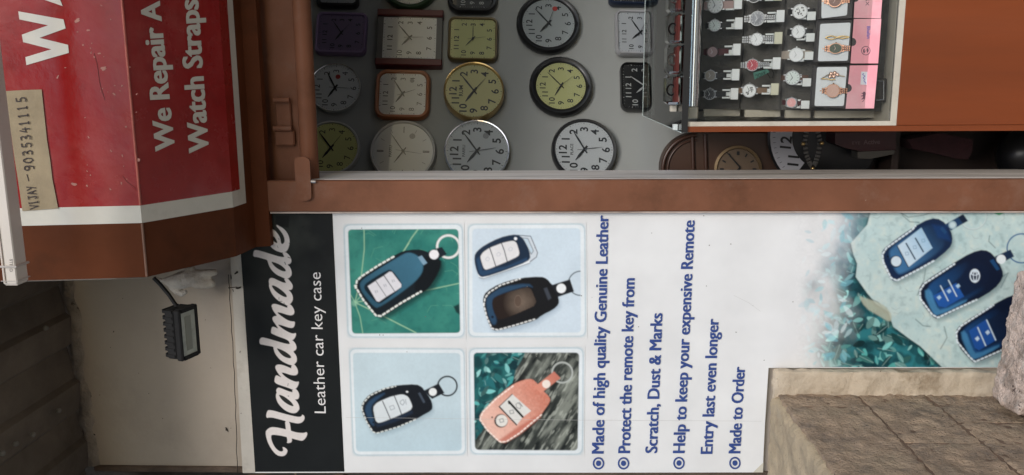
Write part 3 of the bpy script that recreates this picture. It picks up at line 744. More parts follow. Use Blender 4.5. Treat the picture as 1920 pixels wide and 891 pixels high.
def panel(outer, inner, fill, halo=(120, 168, 185)):
    o = np.array(outer, float); c = o.mean(0); e = o + np.array([(-4.6, -4.6), (4.6, -4.6), (4.6, 4.6), (-4.6, 4.6)])
    p = Print(*e, WHITE, 1.0)
    rr = rrect(*outer, 12)
    d = sd_poly(p.P, rr)
    edge = np.abs((p.P - c)).max(1)
    a = np.exp(-np.clip(d, 0, 99) / 3.2) * .62
    fade = np.clip(np.minimum.reduce([sd_ for sd_ in [-sd_poly(p.P, e)]]) / 2.5, 0, 1)
    p.put(np.arange(len(p.P)), a * fade, halo)
    p.poly(rr, FRAME, soft=1.0)
    ri = rrect(*inner, 8)
    p.poly(ri, fill, soft=1.0)
    p.clip = np.clip(.5 - sd_poly(p.P, ri), 0, 1)
    return p
def zz(v, ox, oy, s): return [(ox + x / s, oy + y / s) for x, y in v]
TEALS = [(58,140,140),(84,165,160),(120,190,186),(38,104,108),(26,78,84),(150,210,205)]
def foliage(p, area, n, size, dark=(18, 52, 58)):
    lo, hi = np.array(area[0]), np.array(area[1])
    for k in range(n // 4): p.disc(rng.uniform(lo, hi), size * rng.uniform(.5, 1.2), dark, .6, soft=5)
    for k in range(n):
        c = rng.uniform(lo, hi); a = rng.uniform(0, 2 * pi); L_ = size * rng.uniform(.5, 1.3); wd = L_ * rng.uniform(.3, .5)
        u = np.array([cos(a), sin(a)]); v = np.array([-sin(a), cos(a)])
        pts = [c - u * L_, c - u * L_ * .3 + v * wd, c + u * L_ * .3 + v * wd * .8, c + u * L_, c + u * L_ * .3 - v * wd * .8, c - u * L_ * .3 - v * wd]
        t = TEALS[int(rng.integers(0, len(TEALS)))]; f = rng.uniform(.5, 1.1)
        p.poly(pts, tuple(x * f for x in t), .95, soft=1.0, sm=1)
        if rng.random() < .35: p.line([c - u * L_ * .8, c + u * L_ * .8], size * .06, (190, 225, 220), .5)
        if rng.random() < .3: p.disc(c + u * L_ * 1.2, size * .4, dark, .55, soft=2)

# --- first picture: blue case on a green leaf
Z1 = (640, 400, 3.713)
p = panel(zz([(22,84),(838,80),(852,859),(52,858)], *Z1), zz([(46,113),(815,110),(828,833),(75,838)], *Z1), (44, 118, 108))
i = np.nonzero(p.clip > 0)[0]; q = fbm(p.P[i], 55, 4); q2 = fbm(p.P[i] + 500, 9, 3)
p.put(i, np.clip((q - .4) * 2.2, 0, 1) * .8, (72, 150, 132)); p.put(i, np.clip((q2 - .5) * 2.2, 0, 1) * .35, (22, 82, 80))
p.tf(*Z1)
for ln, wd in (([(95,620),(140,430),(160,250),(158,110)], 7), ([(95,620),(300,720),(520,832)], 8), ([(100,620),(600,535),(820,488)], 7), ([(95,625),(130,720),(150,838)], 6), ([(440,255),(490,170),(535,110)], 8), ([(95,620),(60,560),(46,500)], 5), ([(95,620),(420,280),(470,210)], 6)):
    p.line(ln, wd, (168, 206, 166), .75)
for k in range(26):
    x, y = rng.uniform(70, 810), rng.uniform(120, 820); a = rng.uniform(-1.2, 1.2); L_ = rng.uniform(40, 130)
    p.line([(x, y), (x + L_ * cos(a) * .5, y + L_ * sin(a) * .6), (x + L_ * cos(a + .4), y + L_ * sin(a + .4))], 3, (120, 184, 152), .45)
p.disc((93, 625), 22, (150, 200, 170), .6, soft=4)
body = [(88,505),(130,440),(250,360),(375,290),(430,262),(520,250),(580,258),(630,290),(690,320),(690,380),(650,460),(600,530),(550,555),(430,630),(300,715),(255,725),(215,690),(150,610),(105,545)]
p.poly(np.array(body) + [26, 22], (12, 44, 44), .75, soft=9, sm=1); p.poly(body, (18, 28, 34), soft=1.2, sm=1)
p.poly([(560,300),(700,310),(690,400),(600,540),(540,560),(500,520)], (10, 16, 20), .9, soft=4, sm=1)
p.poly([(130,485),(160,450),(420,290),(470,270),(525,290),(562,330),(572,380),(555,430),(490,500),(262,662),(225,652),(150,560),(130,515)], (44, 84, 104), soft=3, sm=2, grad=((200, 620), (520, 300), (64, 112, 134)))
p.poly([(155,510),(180,480),(320,393),(355,395),(424,490),(416,522),(285,625),(248,628),(170,545)], (16, 32, 42), soft=2, sm=1)
for quad in ([(183,508),(238,472),(312,582),(262,617),(245,612)], [(241,468),(295,436),(370,546),(315,580)], [(299,432),(335,406),(352,408),(418,495),(417,514),(374,544)]):
    p.poly(quad, (222, 220, 224), soft=1.0)
for c in ((245, 545), (305, 503), (362, 470)):
    p.line([(c[0] - 9, c[1] - 6), (c[0] - 4, c[1] + 9)], 4, (120, 125, 135), .8); p.line([(c[0] + 3, c[1] - 8), (c[0] + 8, c[1] + 5)], 4, (120, 125, 135), .8)
p.poly([(532,306),(560,294),(598,346),(572,362)], (128, 160, 180), soft=1.2)
p.poly([(585,275),(670,240),(724,292),(650,332)], (24, 34, 42), soft=1.5, sm=1)
p.disc((745, 232), 78, (226, 226, 222), ring=17); p.disc((745, 232), 87, (70, 90, 90), .6, ring=3)
p.poly([(660,245),(700,235),(735,285),(690,310)], (24, 34, 42), soft=1.5)
p.disc((645, 288), 33, (236, 234, 234))
p.dash([(100,520),(108,470),(140,440),(250,368),(375,296)], 13, (232, 234, 226), 17, 17); p.dash([(95,505),(150,600),(240,712),(275,716),(420,622),(555,545)], 13, (232, 234, 226), 17, 17)
p.poly([(780,650),(820,630),(830,710),(800,690)], (14, 36, 40), .9, soft=3)
p.build("printed_photo", ban, m_print, YB - .0010)

# --- second picture: loose remote and an empty brown-lined case
p = panel(zz([(888,82),(1690,79),(1697,853),(890,855)], *Z1), zz([(912,107),(1664,104),(1668,830),(914,832)], *Z1), (203, 217, 226))
i = np.nonzero(p.clip > 0)[0]; p.put(i, np.clip((fbm(p.P[i], 120) - .35) * 1.5, 0, 1) * .5, (214, 222, 232)); p.tf(*Z1)
rem = [(924,300),(945,262),(1000,220),(1100,170),(1190,148),(1245,152),(1290,215),(1320,300),(1300,335),(1150,395),(990,448),(955,435),(932,370)]
p.poly(np.array(rem) + [10, 22], (150, 168, 182), .6, soft=9, sm=1)
p.poly([(1230,152),(1322,158),(1372,270),(1366,305),(1310,348),(1260,330)], (205, 212, 218), soft=1.5, sm=1); p.line([(1235,153),(1318,160),(1366,275),(1358,305),(1308,342)], 5, (70, 80, 95)); 
p.poly([(1262,172),(1298,175),(1338,262),(1330,282),(1316,270)], (190, 206, 216), soft=1.2); p.line([(1262,172),(1298,175),(1338,262),(1322,285),(1264,176)], 4, (95, 105, 115))
p.poly([(950,430),(1312,320),(1312,348),(990,460),(965,450)], (228, 232, 234), soft=1.2); p.line([(960,448),(990,456),(1312,347)], 4, (90, 105, 120))
p.poly(rem, (30, 46, 66), soft=1.2, sm=1); p.poly([(940,320),(960,300),(985,400),(1150,370),(1290,310),(1300,330),(1150,385),(990,436),(962,425)], (52, 86, 122), .5, soft=4)
btn = [(966,300),(985,270),(1030,240),(1120,205),(1195,188),(1222,205),(1242,275),(1234,300),(1150,340),(1010,397),(990,385),(972,330)]
p.poly(btn, (226, 224, 224), soft=1.2, sm=1); p.line(btn + btn[:1], 4, (20, 28, 40), .7)
p.line([(1032,240),(1050,290),(1076,372)], 6, (40, 45, 52)); p.line([(1114,206),(1135,260),(1156,342)], 6, (40, 45, 52)); p.disc((1213, 177), 11, (236, 238, 240))
for c in ((1018, 318), (1095, 285), (1178, 248)):
    p.line([(c[0] - 14, c[1]), (c[0], c[1] - 14), (c[0] + 14, c[1] - 4), (c[0] + 8, c[1] + 12), (c[0] - 10, c[1] + 12), (c[0] - 14, c[1])], 3, (170, 175, 185), .8)
case = [(985,590),(1008,545),(1100,490),(1240,450),(1390,440),(1432,455),(1466,498),(1490,512),(1516,600),(1514,635),(1475,672),(1400,708),(1350,748),(1200,790),(1080,820),(1045,808),(1018,750),(988,650)]
p.poly(np.array(case) + [10, 26], (150, 168, 182), .6, soft=10, sm=1); p.poly(case, (24, 24, 26), soft=1.2, sm=1)
p.poly([(1005,600),(1040,560),(1120,512),(1300,485),(1340,520),(1300,505),(1160,545),(1062,585),(1052,640),(1085,745),(1070,780),(1045,770),(1015,690)], (46, 76, 104), .85, soft=4, sm=1)
win = [(1048,612),(1068,582),(1180,542),(1290,512),(1322,525),(1360,615),(1342,648),(1220,702),(1110,742),(1085,735),(1055,672)]
p.poly(win, (40, 30, 26), soft=2, sm=1)
i = np.nonzero(sd_poly(p.P, p.T(win)) < -.6)[0]; q = p.P[i] - p.T((1255, 622)); rr = np.sqrt((q ** 2).sum(1)) / 32
p.put(i, np.clip(1.1 - rr, 0, 1) * (.6 + .5 * fbm(p.P[i], 12)), (126, 110, 96))
p.disc((1230, 612), 26, (84, 66, 56), .7, soft=3, ry=42); p.disc((1230, 612), 24, (140, 122, 106), .5, ring=3, ry=40)
p.disc((1052, 722), 9, (12, 22, 36)); p.poly([(1408,525),(1432,516),(1462,590),(1440,606)], (62, 66, 74), soft=2)
p.disc((1665, 488), 84, (92, 104, 110), ring=8); p.poly([(1458,502),(1592,460),(1620,545),(1510,582)], (30, 32, 36), soft=1.2); p.disc((1531, 523), 33, (236, 238, 238))
p.dash([(992,640),(1000,590),(1030,550),(1110,500),(1245,456)], 9, (232, 232, 228), 15, 15); p.dash([(990,630),(1012,720),(1048,802),(1090,812),(1200,782),(1345,738)], 9, (232, 232, 228), 15, 15)
p.build("printed_photo", ban, m_print, YB - .0010)

# --- third picture: black case on pale blue
Z3 = (640, 640, 3.713)
p = panel(zz([(60,55),(850,58),(862,785),(88,790)], *Z3), zz([(80,80),(828,82),(838,762),(104,768)], *Z3), (194, 211, 217))
i = np.nonzero(p.clip > 0)[0]; p.put(i, np.clip((p.P[i, 1] - 760) / 90, 0, 1) * .35, (172, 200, 212)); p.tf(*Z3)
case = [(138,455),(150,420),(200,365),(330,315),(400,305),(520,298),(562,318),(580,345),(622,400),(637,450),(630,482),(560,520),(512,550),(400,600),(250,646),(213,630),(178,570),(148,510)]
p.poly(np.array(case) + [8, 22], (140, 162, 172), .55, soft=9, sm=1); p.poly(case, (22, 26, 32), soft=1.2, sm=1)
p.poly([(160,465),(205,400),(330,345),(220,430),(205,475),(235,585),(215,590),(180,530)], (48, 78, 108), .75, soft=4, sm=1); p.poly([(240,575),(380,530),(490,480),(500,500),(380,560),(250,600)], (36, 52, 74), .6, soft=4)
btn = [(218,460),(248,425),(340,385),(425,366),(468,385),(498,452),(482,482),(370,532),(262,573),(236,555)]
p.poly(btn, (214, 220, 222), soft=1.2, sm=1); p.line(btn + btn[:1], 4, (12, 16, 22), .8)
p.line([(287,418),(315,480),(342,543)], 6, (40, 46, 52)); p.line([(366,375),(398,450),(420,512)], 6, (40, 46, 52))
p.line([(335,455),(362,445),(372,468),(345,480),(335,455)], 4, (120, 128, 135), .8); p.line([(408,420),(430,405),(440,425),(428,445),(412,435),(408,420)], 4, (110, 118, 125), .9); p.line([(446,405),(452,440)], 4, (110, 118, 125), .8)
p.disc((458, 352), 8, (232, 234, 234), ry=6); p.disc((222, 564), 6, (8, 12, 18)); p.poly([(534,362),(548,356),(584,424),(572,432)], (70, 80, 92), soft=1.5)
p.disc((738, 312), 67, (34, 38, 42), ring=11); p.poly([(572,345),(678,293),(718,360),(632,402)], (28, 32, 38), soft=1.2); p.disc((637, 353), 27, (234, 236, 234))
p.dash([(142,470),(152,430),(200,378),(300,330),(378,313)], 8, (225, 228, 222), 15, 15); p.dash([(142,470),(175,560),(222,634),(250,640),(400,595),(522,542)], 8, (225, 228, 222), 15, 15)
p.build("printed_photo", ban, m_print, YB - .0010)

# --- fourth picture: salmon case between leaves and bark
p = panel(zz([(895,55),(1680,50),(1675,783),(905,780)], *Z3), zz([(921,80),(1656,79),(1645,760),(930,756)], *Z3), (62, 66, 62))
p.tf(*Z3)
i = np.nonzero(p.clip > 0)[0]
ang = radians(-58); rot = np.stack([p.P[i, 0] * cos(ang) + p.P[i, 1] * sin(ang), (-p.P[i, 0] * sin(ang) + p.P[i, 1] * cos(ang)) * 4.5], 1)
q = fbm(rot, 46, 5); p.put(i, np.clip((q - .46) * 4.5, 0, 1) * .85, (138, 142, 132)); p.put(i, np.clip((.44 - q) * 6, 0, 1) * .9, (24, 28, 28)); p.put(i, np.clip((fbm(rot + 300, 20, 3) - .60) * 7, 0, 1) * .6, (186, 190, 178))
lz = [(915,75),(1285,75),(1215,200),(1190,290),(1060,400),(960,520),(1000,600),(930,690),(915,690)]
oldclip = p.clip; p.clip = p.clip * np.clip(.5 - sd_poly(p.P, p.T(lz)) / 2, 0, 1)
p.poly(lz, (36, 98, 98), soft=2); foliage(p, ((915, 75), (1270, 690)), 120, 46)
p.clip = oldclip
case = [(957,535),(980,488),(1080,390),(1180,310),(1230,282),(1310,258),(1348,275),(1400,340),(1450,388),(1456,420),(1395,505),(1380,530),(1330,572),(1240,650),(1140,708),(1098,706),(1008,612)]
p.poly(np.array(case) + [16, 24], (26, 26, 26), .7, soft=8, sm=1); p.poly(case, (236, 190, 172), soft=1.2, sm=1, grad=((1040, 600), (1400, 380), (206, 126, 104)))
i = np.nonzero(sd_poly(p.P, p.T(smooth_poly(case, 1))) < -.5)[0]; p.put(i, np.clip((fbm(p.P[i], 3.2, 2) - .45) * 4, 0, 1) * .13, (246, 206, 188)); p.put(i, np.clip((fbm(p.P[i] + 70, 3.0, 2) - .52) * 4, 0, 1) * .12, (150, 84, 68))
p.poly([(1095,690),(1240,590),(1390,500),(1385,530),(1240,650),(1140,706)], (190, 100, 80), .75, soft=5)
p.poly([(1098,455),(1190,368),(1322,485),(1262,530),(1222,584),(1160,520)], (222, 220, 214), soft=1.0)
p.line([(1100,456),(1220,582)], 9, (24, 24, 24)); p.line([(1190,368),(1098,456)], 5, (40, 36, 34)); p.line([(1166,420),(1262,526)], 15, (30, 30, 30)); p.disc((1170, 430), 9, (30, 30, 30))
p.disc((1112, 554), 47, (40, 34, 32), soft=2); p.disc((1117, 553), 41, (226, 222, 214)); p.disc((1050, 530), 6, (60, 50, 46))
for c in ((1115, 552), (1185, 492)): p.line([(c[0] - 14, c[1] - 8), (c[0] + 10, c[1] - 14), (c[0] + 16, c[1] + 8), (c[0] - 8, c[1] + 14), (c[0] - 14, c[1] - 8)], 4, (90, 92, 96), .9)
p.line([(1215,440),(1230,428),(1252,448),(1245,470),(1222,462),(1215,440)], 4, (90, 92, 96), .9); p.line([(1238,425),(1262,455)], 5, (100, 100, 104), .8)
p.disc((1538, 218), 70, (178, 182, 176), ring=13); p.disc((1538, 218), 63, (90, 94, 92), .7, ring=4)
p.poly([(1342,320),(1480,210),(1526,256),(1390,362)], (216, 142, 120), soft=1.2, grad=((1380, 300), (1500, 250), (196, 120, 102))); p.disc((1427, 298), 29, (240, 226, 214))
p.dash([(965,545),(985,492),(1080,398),(1195,312)], 10, (246, 226, 214), 15, 14); p.dash([(965,545),(1015,618),(1105,702),(1150,698),(1240,640),(1392,512)], 10, (246, 226, 214), 15, 14)
p.build("printed_photo", ban, m_print, YB - .0010)

# --- wide picture along the foot of the banner
Z5 = (1480, 390, 2.875)
p = Print((1492, 396.5), (1948, 393.5), (1948, 688.5), (1492, 688.5), WHITE, 1.05)
p.tf(*Z5); full_ = [(0,0),(1400,0),(1400,900),(0,900)]
foli = np.clip((p.P[:, 0] - 1500) / 90, 0, 1); p.clip = None
p.poly(full_, (44, 116, 124), soft=1)
i = np.arange(len(p.P)); q = fbm(p.P, 34, 4); p.put(i, np.clip((q - .48) * 4, 0, 1) * .8, (18, 58, 66))
foliage(p, ((60, 0), (860, 880)), 430, 42, (12, 44, 52)); foliage(p, ((60, 0), (560, 320)), 60, 55, (20, 60, 70))
blu = np.clip((1640 - p.P[:, 0]) / 90, 0, 1) * np.clip((560 - p.P[:, 1]) / 120, 0, 1); p.put(i, blu * .45, (96, 168, 206))
rock = [(450,-20),(420,90),(332,190),(345,250),(366,300),(358,372),(420,460),(470,520),(535,560),(560,640),(640,700),(705,745),(835,870),(835,900),(1400,900),(1400,-20)]
p.poly(np.array(rock) + [-10, 12], (16, 44, 48), .7, soft=5)
p.poly(rock, (186, 206, 204), soft=1.6)
sdr = sd_poly(p.P, p.T(rock)); i = np.nonzero(sdr < 0)[0]; q = fbm(p.P[i], 40, 5); q2 = fbm(p.P[i] + 200, 10, 4)
p.put(i, np.clip((q - .42) * 3, 0, 1) * .6, (168, 196, 198)); p.put(i, np.clip((q2 - .56) * 5, 0, 1) * .5, (206, 214, 204)); p.put(i, np.clip((.40 - q2) * 6, 0, 1) * .35, (122, 150, 152))
for ln in ([(590,20),(640,50),(720,40),(790,15)], [(735,330),(725,390),(690,470)], [(1080,150),(1075,180),(1110,215)], [(835,640),(850,700),(815,760)], [(680,600),(720,635),(760,640)], [(1150,370),(1180,350),(1140,430)], [(420,480),(480,510),(540,590)], [(610,40),(650,75),(700,78)]):
    p.line(ln, 5, (78, 98, 100), .7, soft=1.6)
for k in range(40):
    x, y = rng.uniform(450, 1240), rng.uniform(20, 840); a = rng.uniform(0, pi)
    p.line([(x, y), (x + 26 * cos(a), y + 26 * sin(a)), (x + 44 * cos(a + .5), y + 44 * sin(a + .5))], 2.5, (120, 142, 142), .5)
p.poly([(370,470),(420,490),(470,505),(520,530),(555,580),(545,620),(480,580),(410,540)], (176, 180, 160), .8, soft=3, sm=1)
p.poly([(1095,0),(1168,0),(1160,25),(1130,40),(1105,28)], (72, 150, 108), soft=2)
def keycase(body, hl0, hl1, dark, mid):
    p.poly(np.array(body) + [12, 18], (96, 118, 122), .6, soft=8, sm=1); p.poly(body, dark, soft=1.3, sm=1)
    B = np.array(body, float); c = B.mean(0); p.poly(c + (B - c) * .78, mid, .9, soft=6, sm=2, grad=(hl0, hl1, dark))
A_ = [(494,245),(520,208),(660,108),(760,54),(820,62),(872,120),(882,180),(862,222),(770,295),(580,400),(545,386),(510,305)]
keycase(A_, (560, 330), (800, 110), (22, 40, 70), (70, 122, 168))
p.poly([(770,90),(840,100),(872,180),(800,160)], (24, 60, 110), .7, soft=6)
p.poly([(582,206),(712,106),(772,216),(642,320)], (196, 214, 226), soft=1.2, grad=((620, 260), (740, 160), (156, 190, 214)))
p.line([(630,192),(678,276)], 8, (50, 72, 92)); p.line([(680,164),(722,236)], 8, (50, 72, 92)); p.line([(582,206),(642,320)], 5, (24, 40, 60)); p.disc((573, 290), 33, (30, 50, 74)); p.disc((576, 288), 27, (206, 220, 228)); p.disc((531, 262), 5, (10, 20, 34))
for c in ((634, 246), (676, 212), (722, 176)): p.line([(c[0] - 9, c[1] - 6), (c[0] + 6, c[1] - 9), (c[0] + 10, c[1] + 6), (c[0] - 6, c[1] + 9), (c[0] - 9, c[1] - 6)], 3, (110, 146, 172), .9)
p.disc((990, 42), 72, (196, 208, 208), ring=5); p.disc((990, 42), 76, (90, 120, 122), .5, ring=2)
p.poly([(838,90),(935,34),(962,70),(872,122)], (34, 62, 96), soft=1.4); p.poly([(910,50),(938,34),(962,70),(936,84)], (20, 34, 54), soft=2); p.disc((880, 92), 22, (150, 176, 186)); p.disc((880, 92), 15, (190, 208, 212)); p.poly([(812,112),(826,100),(850,130),(838,142)], (34, 70, 110), soft=1.5)
B_ = [(694,442),(722,400),(880,300),(980,240),(1050,223),(1098,248),(1150,330),(1152,380),(1105,440),(1000,502),(800,602),(768,584),(708,505)]
keycase(B_, (740, 500), (1000, 330), (16, 26, 48), (34, 84, 138))
p.poly([(770,470),(900,398),(980,290),(1060,300),(1090,380),(1000,450),(840,535),(805,535)], (16, 28, 52), .85, soft=5, sm=1)
p.poly([(722,452),(760,430),(790,530),(820,556),(960,488),(950,510),(800,585),(770,566)], (74, 136, 180), .75, soft=4, sm=1)
p.poly([(775,475),(900,404),(942,478),(840,536),(806,530)], (36, 88, 164), .9, soft=2)
p.line([(815,420),(856,500)], 6, (196, 212, 220)); p.line([(858,390),(902,476)], 6, (196, 212, 220))
for c in ((806, 482), (860, 448), (908, 420)): p.poly([(c[0] - 12, c[1]), (c[0] + 4, c[1] - 12), (c[0] + 14, c[1] + 2), (c[0], c[1] + 14)], (176, 206, 228), .85, soft=1.5)
p.disc((1000, 366), 25, (208, 220, 230), ring=6, ry=33); p.disc((1000, 352), 19, (208, 220, 230), ring=4, ry=11); p.disc((1001, 368), 9, (208, 220, 230), ring=4, ry=28)
p.disc((1252, 218), 78, (52, 96, 140), ring=7); p.poly([(1080,285),(1100,276),(1135,330),(1118,338)], (30, 70, 112), soft=1.5)
p.poly([(1108,262),(1192,224),(1212,262),(1130,304)], (26, 44, 70), soft=1.4); p.disc((1142, 277), 25, (222, 230, 232))
C_ = [(892,670),(922,628),(1100,520),(1200,468),(1330,440),(1370,560),(1200,762),(1150,772),(1000,840),(968,812),(908,742)]
keycase(C_, (940, 720), (1150, 560), (14, 24, 46), (30, 76, 128))
p.poly([(985,660),(1110,580),(1230,520),(1240,680),(1110,735),(1020,775),(1000,760)], (18, 30, 54), .8, soft=5, sm=1)
p.poly([(918,676),(950,656),(985,760),(1010,790),(1130,735),(1130,752),(1000,822),(972,800)], (70, 132, 176), .75, soft=4, sm=1)
p.poly([(968,662),(1062,600),(1116,712),(1022,768),(1000,755)], (34, 82, 156), .9, soft=2)
p.line([(1016,645),(1058,742)], 7, (190, 208, 220)); p.line([(1064,605),(1112,712)], 7, (190, 208, 220)); 
for c in ((1012, 704), (1068, 670)): p.poly([(c[0] - 12, c[1]), (c[0] + 4, c[1] - 13), (c[0] + 14, c[1] + 2), (c[0], c[1] + 15)], (196, 216, 232), .9, soft=1.5)
for ln in ([(506,290),(502,250),(524,216),(662,118),(680,98)], [(506,290),(548,378),(580,392),(700,330),(785,282)], [(706,490),(704,445),(728,408),(890,302)], [(706,490),(770,575),(800,592),(900,545),(1010,495)], [(904,720),(900,672),(926,636),(1100,524)], [(904,720),(970,802),(1000,830),(1150,765)]):
    p.dash(ln, 9, (214, 226, 232), 12, 11)
# printed fade of the picture into the white ground
fade = np.clip((p.P[:, 0] - 1520 + 40 * (fbm(p.P, 60, 3) - .5) * 2 + 22 * (fbm(p.P + 11, 13, 3) - .5) + 24 * np.clip((460 - p.P[:, 1]) / 70, -1, 1) * -1) / 125, 0, 1); fade = fade * fade * (3 - 2 * fade)
rk = np.clip(.5 - sdr / 8, 0, 1); fade = np.maximum(fade, rk * np.clip((p.P[:, 0] - 1575) / 40, 0, 1)); fade = fade * np.clip((p.P[:, 0] - 1494) / 22, 0, 1)
p.C = ink(WHITE)[None] * (1 - fade[:, None]) + p.C * fade[:, None]
for k in range(80):      # ghostly leaves in the fading edge
    x, y = rng.uniform(70, 330), rng.uniform(5, 850)
    if sd_poly(p.T([(x, y)]), p.T(rock))[0] < 6: continue
    a = rng.uniform(0, 2 * pi); L_ = rng.uniform(16, 48); wd = L_ * rng.uniform(.3, .5); c = np.array([x, y]); u = np.array([cos(a), sin(a)]); v = np.array([-sin(a), cos(a)])
    t = [(196,226,230), (224,238,240), (150,204,210), (120,186,200), (206,222,226)][int(rng.integers(0, 5))]
    p.poly([c - u * L_, c - u * L_ * .3 + v * wd, c + u * L_ * .4 + v * wd * .7, c + u * L_, c + u * L_ * .4 - v * wd * .7, c - u * L_ * .3 - v * wd], t, .5 * min(1, (x - 40) / 110), soft=1.2, sm=1)
p.build("landscape_print", ban, m_print, YB - .0010)
# ------------------------------------------------------------------ lamp, batten, doll under the roof
m_black = mat("black_cast_metal", (.014, .0135, .0135), .55, spec=.2, var=.2, scale=20, bump=.1)
N0 = onY(336, 631, 1.98); yv = np.array([0, .950, -.312]); zv = np.array([0, .312, .950])
Mf = Matrix(((1, 0, 0, N0[0]), (0, yv[1], zv[1], N0[1]), (0, yv[2], zv[2], N0[2]), (0, 0, 0, 1)))
fl_ = thing("floodlight", "black LED floodlight with a finned back on an arm against the beige wall", "floodlight", Mf)
b = MB(); hw = .0655
b.box((-hw, 0, -.004), (hw, .010, .014), bev=.003); b.box((-hw, .058, -.004), (hw, .069, .014), bev=.003)
b.box((-hw, .0103, -.004), (-hw + .010, .0578, .014)); b.box((hw - .010, .0103, -.004), (hw, .0578, .014))
b.build("front_frame", m_black, fl_, local=True)
b = MB(); b.box((-hw + .0103, .0105, -.001), (hw - .0103, .0576, .001)); b.build("lamp_glass", mat("dusty_lamp_glass", (.42, .44, .38), .25, var=.2, scale=30), fl_, local=True)
b = MB(); b.box((-hw + .022, .022, -.0022), (hw - .022, .042, -.0012)); b.build("light_emitter", mat("unlit_emitter", (.24, .25, .21), .4), fl_, local=True)
b = MB(); b.box((-hw + .002, .003, .0145), (hw - .002, .064, .046), bev=.004)
for k in range(8):
    x = -hw + .006 + k * (2 * hw - .018) / 7; b.box((x, .004, .0462), (x + .010, .06, .0515), bev=.001); b.box((x + .001, .0012, .020), (x + .008, .0028, .044))
b.build("finned_body", m_black, fl_, local=True)
b = MB(); P_ = [onY(331, 574, 2.02), onY(316, 552, 2.02), onY(300, 533, 2.02), onY(288, 521, 2.02)]
b.tube(P_, .0055, 6); b.build("bracket_arm", m_black, fl_)

m_case = mat("ivory_plastic", (.66, .60, .53), .45, var=.05, scale=10)
yb0, yb1 = 1.60, 1.638
bt = thing("light_batten", "ivory plastic batten hanging across the top in front of the red hood", "light batten", onY(30, 535, 1.6))
zb = float(onY(33, 535, yb0)[2]); zt = float(onY(7, 535, yb0)[2]); xb = float(onY(30, 534, yb0)[0])
b = MB(); b.box((xb, yb0, zb), (1.1, yb1, zt + .001), bev=.002); b.build("housing", m_case, bt)
b = MB(); b.box((xb - .002, yb0 + .003, zb + .002), (xb - .0002, yb1 - .003, zt - .002)); b.build("end_cap", m_case, bt)
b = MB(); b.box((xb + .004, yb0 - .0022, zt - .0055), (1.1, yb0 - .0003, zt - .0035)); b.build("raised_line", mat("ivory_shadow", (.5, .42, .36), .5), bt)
for yy, wd in ((500, .004), (527, .0015)):
    xx = float(onY(30, yy, yb0)[0]); b = MB()
    b.tube([(xx, yb0 - .002, zt + .003), (xx, yb0 - .002, zb - .002), (xx, yb1 + .002, zb - .002), (xx, yb1 + .002, zt + .003)], wd * .6, 6); b.build("tie_wire", mat("tie_plastic", (.5, .46, .42), .4), bt)
b = MB(); text_px(b, "STELO", (18, 486), (18, 510), 5.5, (1, 0), lambda x, y: onY(x, y, yb0 - .0008)); b.build("printed_mark", mat("grey_print", (.2, .18, .16), .6), bt)
th = MB(); pa, pb_ = onY(52, 527, 1.64), onY(272, 521, 1.90)
pts = [pa * (1 - t) + pb_ * t + np.array([0, 0, -.010 * sin(pi * t)]) for t in np.linspace(0, 1, 14)]
th.tube(pts, .0011, 5); tag(th.build("loose_thread", mat("white_thread", (.55, .5, .45), .8)), "thin white thread stretched from the batten end to the hood corner", "thread")

doll = thing("cloth_doll", "small off-white cloth doll hanging under the brown hood corner by the floodlight", "doll", onY(350, 525, 2.12))
b = MB()
for x, y, r in ((303,526,4.5),(311,527,8),(321,528,12),(331,527,15.5),(342,525,18),(353,522,18),(362,520,16),(326,538,10),(333,546,8.5),(341,550,7.5),(347,548,5.5),(352,507,8),(360,504,7),(371,531,12),(380,532,11.5),(389,532,10.5),(396,531,9.5),(372,515,11),(384,513,9.5),(394,512,8.5),(401,511,7.5)):
    b.ball(onY(x, y, 2.115 - r * .0002), r * 2.115 / 1600, n=9)
dm = b.build("doll_body", mat("soiled_cloth", (.50, .46, .40), .95, var=.14, scale=30, bump=.5, bscale=260, stain=[((.30, .26, .21), .6)], stain_scale=22), doll, smooth=True)
md = dm.modifiers.new("r", 'REMESH'); md.mode = 'VOXEL'; md.voxel_size = .0028; md.use_smooth_shade = True
md = dm.modifiers.new("s", 'SMOOTH'); md.factor = .6; md.iterations = 7
b = MB(); b.tube([onY(306, 525, 2.115), onY(295, 521, 2.10), onY(284, 515, 2.04)], .0016, 6); b.build("hanging_string", mat("dirty_string", (.4, .35, .3), .9), doll)

# ------------------------------------------------------------------ counter
m_orange = mat("orange_laminate", (.215, .046, .009), .38, var=.14, scale=7, bump=.03, stretch=(1, 1, .10), stain=[((.13, .03, .008), .6)], speck=(.09, .025, .01), speck_scale=40, speck_lo=.745, stain_scale=5, stain_lo=.5, stain_hi=.75, rvar=.06)
m_cream = mat("worn_cream_paint", (.56, .51, .42), .6, var=.09, scale=12, bump=.15, stain=[((.33, .27, .20), .6)], stain_scale=8)
m_velvet = mat("dark_velvet", (.105, .098, .088), .95, var=.25, scale=24, bump=.25, bscale=300)
m_glass = glass_mat("clear_glass", (.985, .995, .99), .8)
m_gtop = glass_mat("green_tinted_glass", (.84, .91, .89), 1.0)
XL = -.147; YC = 2.10; ZT = 1.110; XCR = 1.45
cnt = thing("display_counter", "orange laminate shop counter with a glazed watch display in its front", "counter", (.3, 2.4, 0))
zw = .612
b = MB(); b.box((XL, YC, 0), (-.1335, YC + .018, 1.098)); b.box((-.1330, YC + .0005, 0), (XCR, YC + .018, zw - .016), bev=.001); b.build("front_panel", m_orange, cnt)
b = MB(); b.box((-.1333, YC + .001, zw - .0155), (-.1225, YC + .014, 1.098)); b.box((-.1223, YC + .0012, zw - .0155), (XCR, YC + .014, zw - .001)); b.build("window_bead", m_cream, cnt)
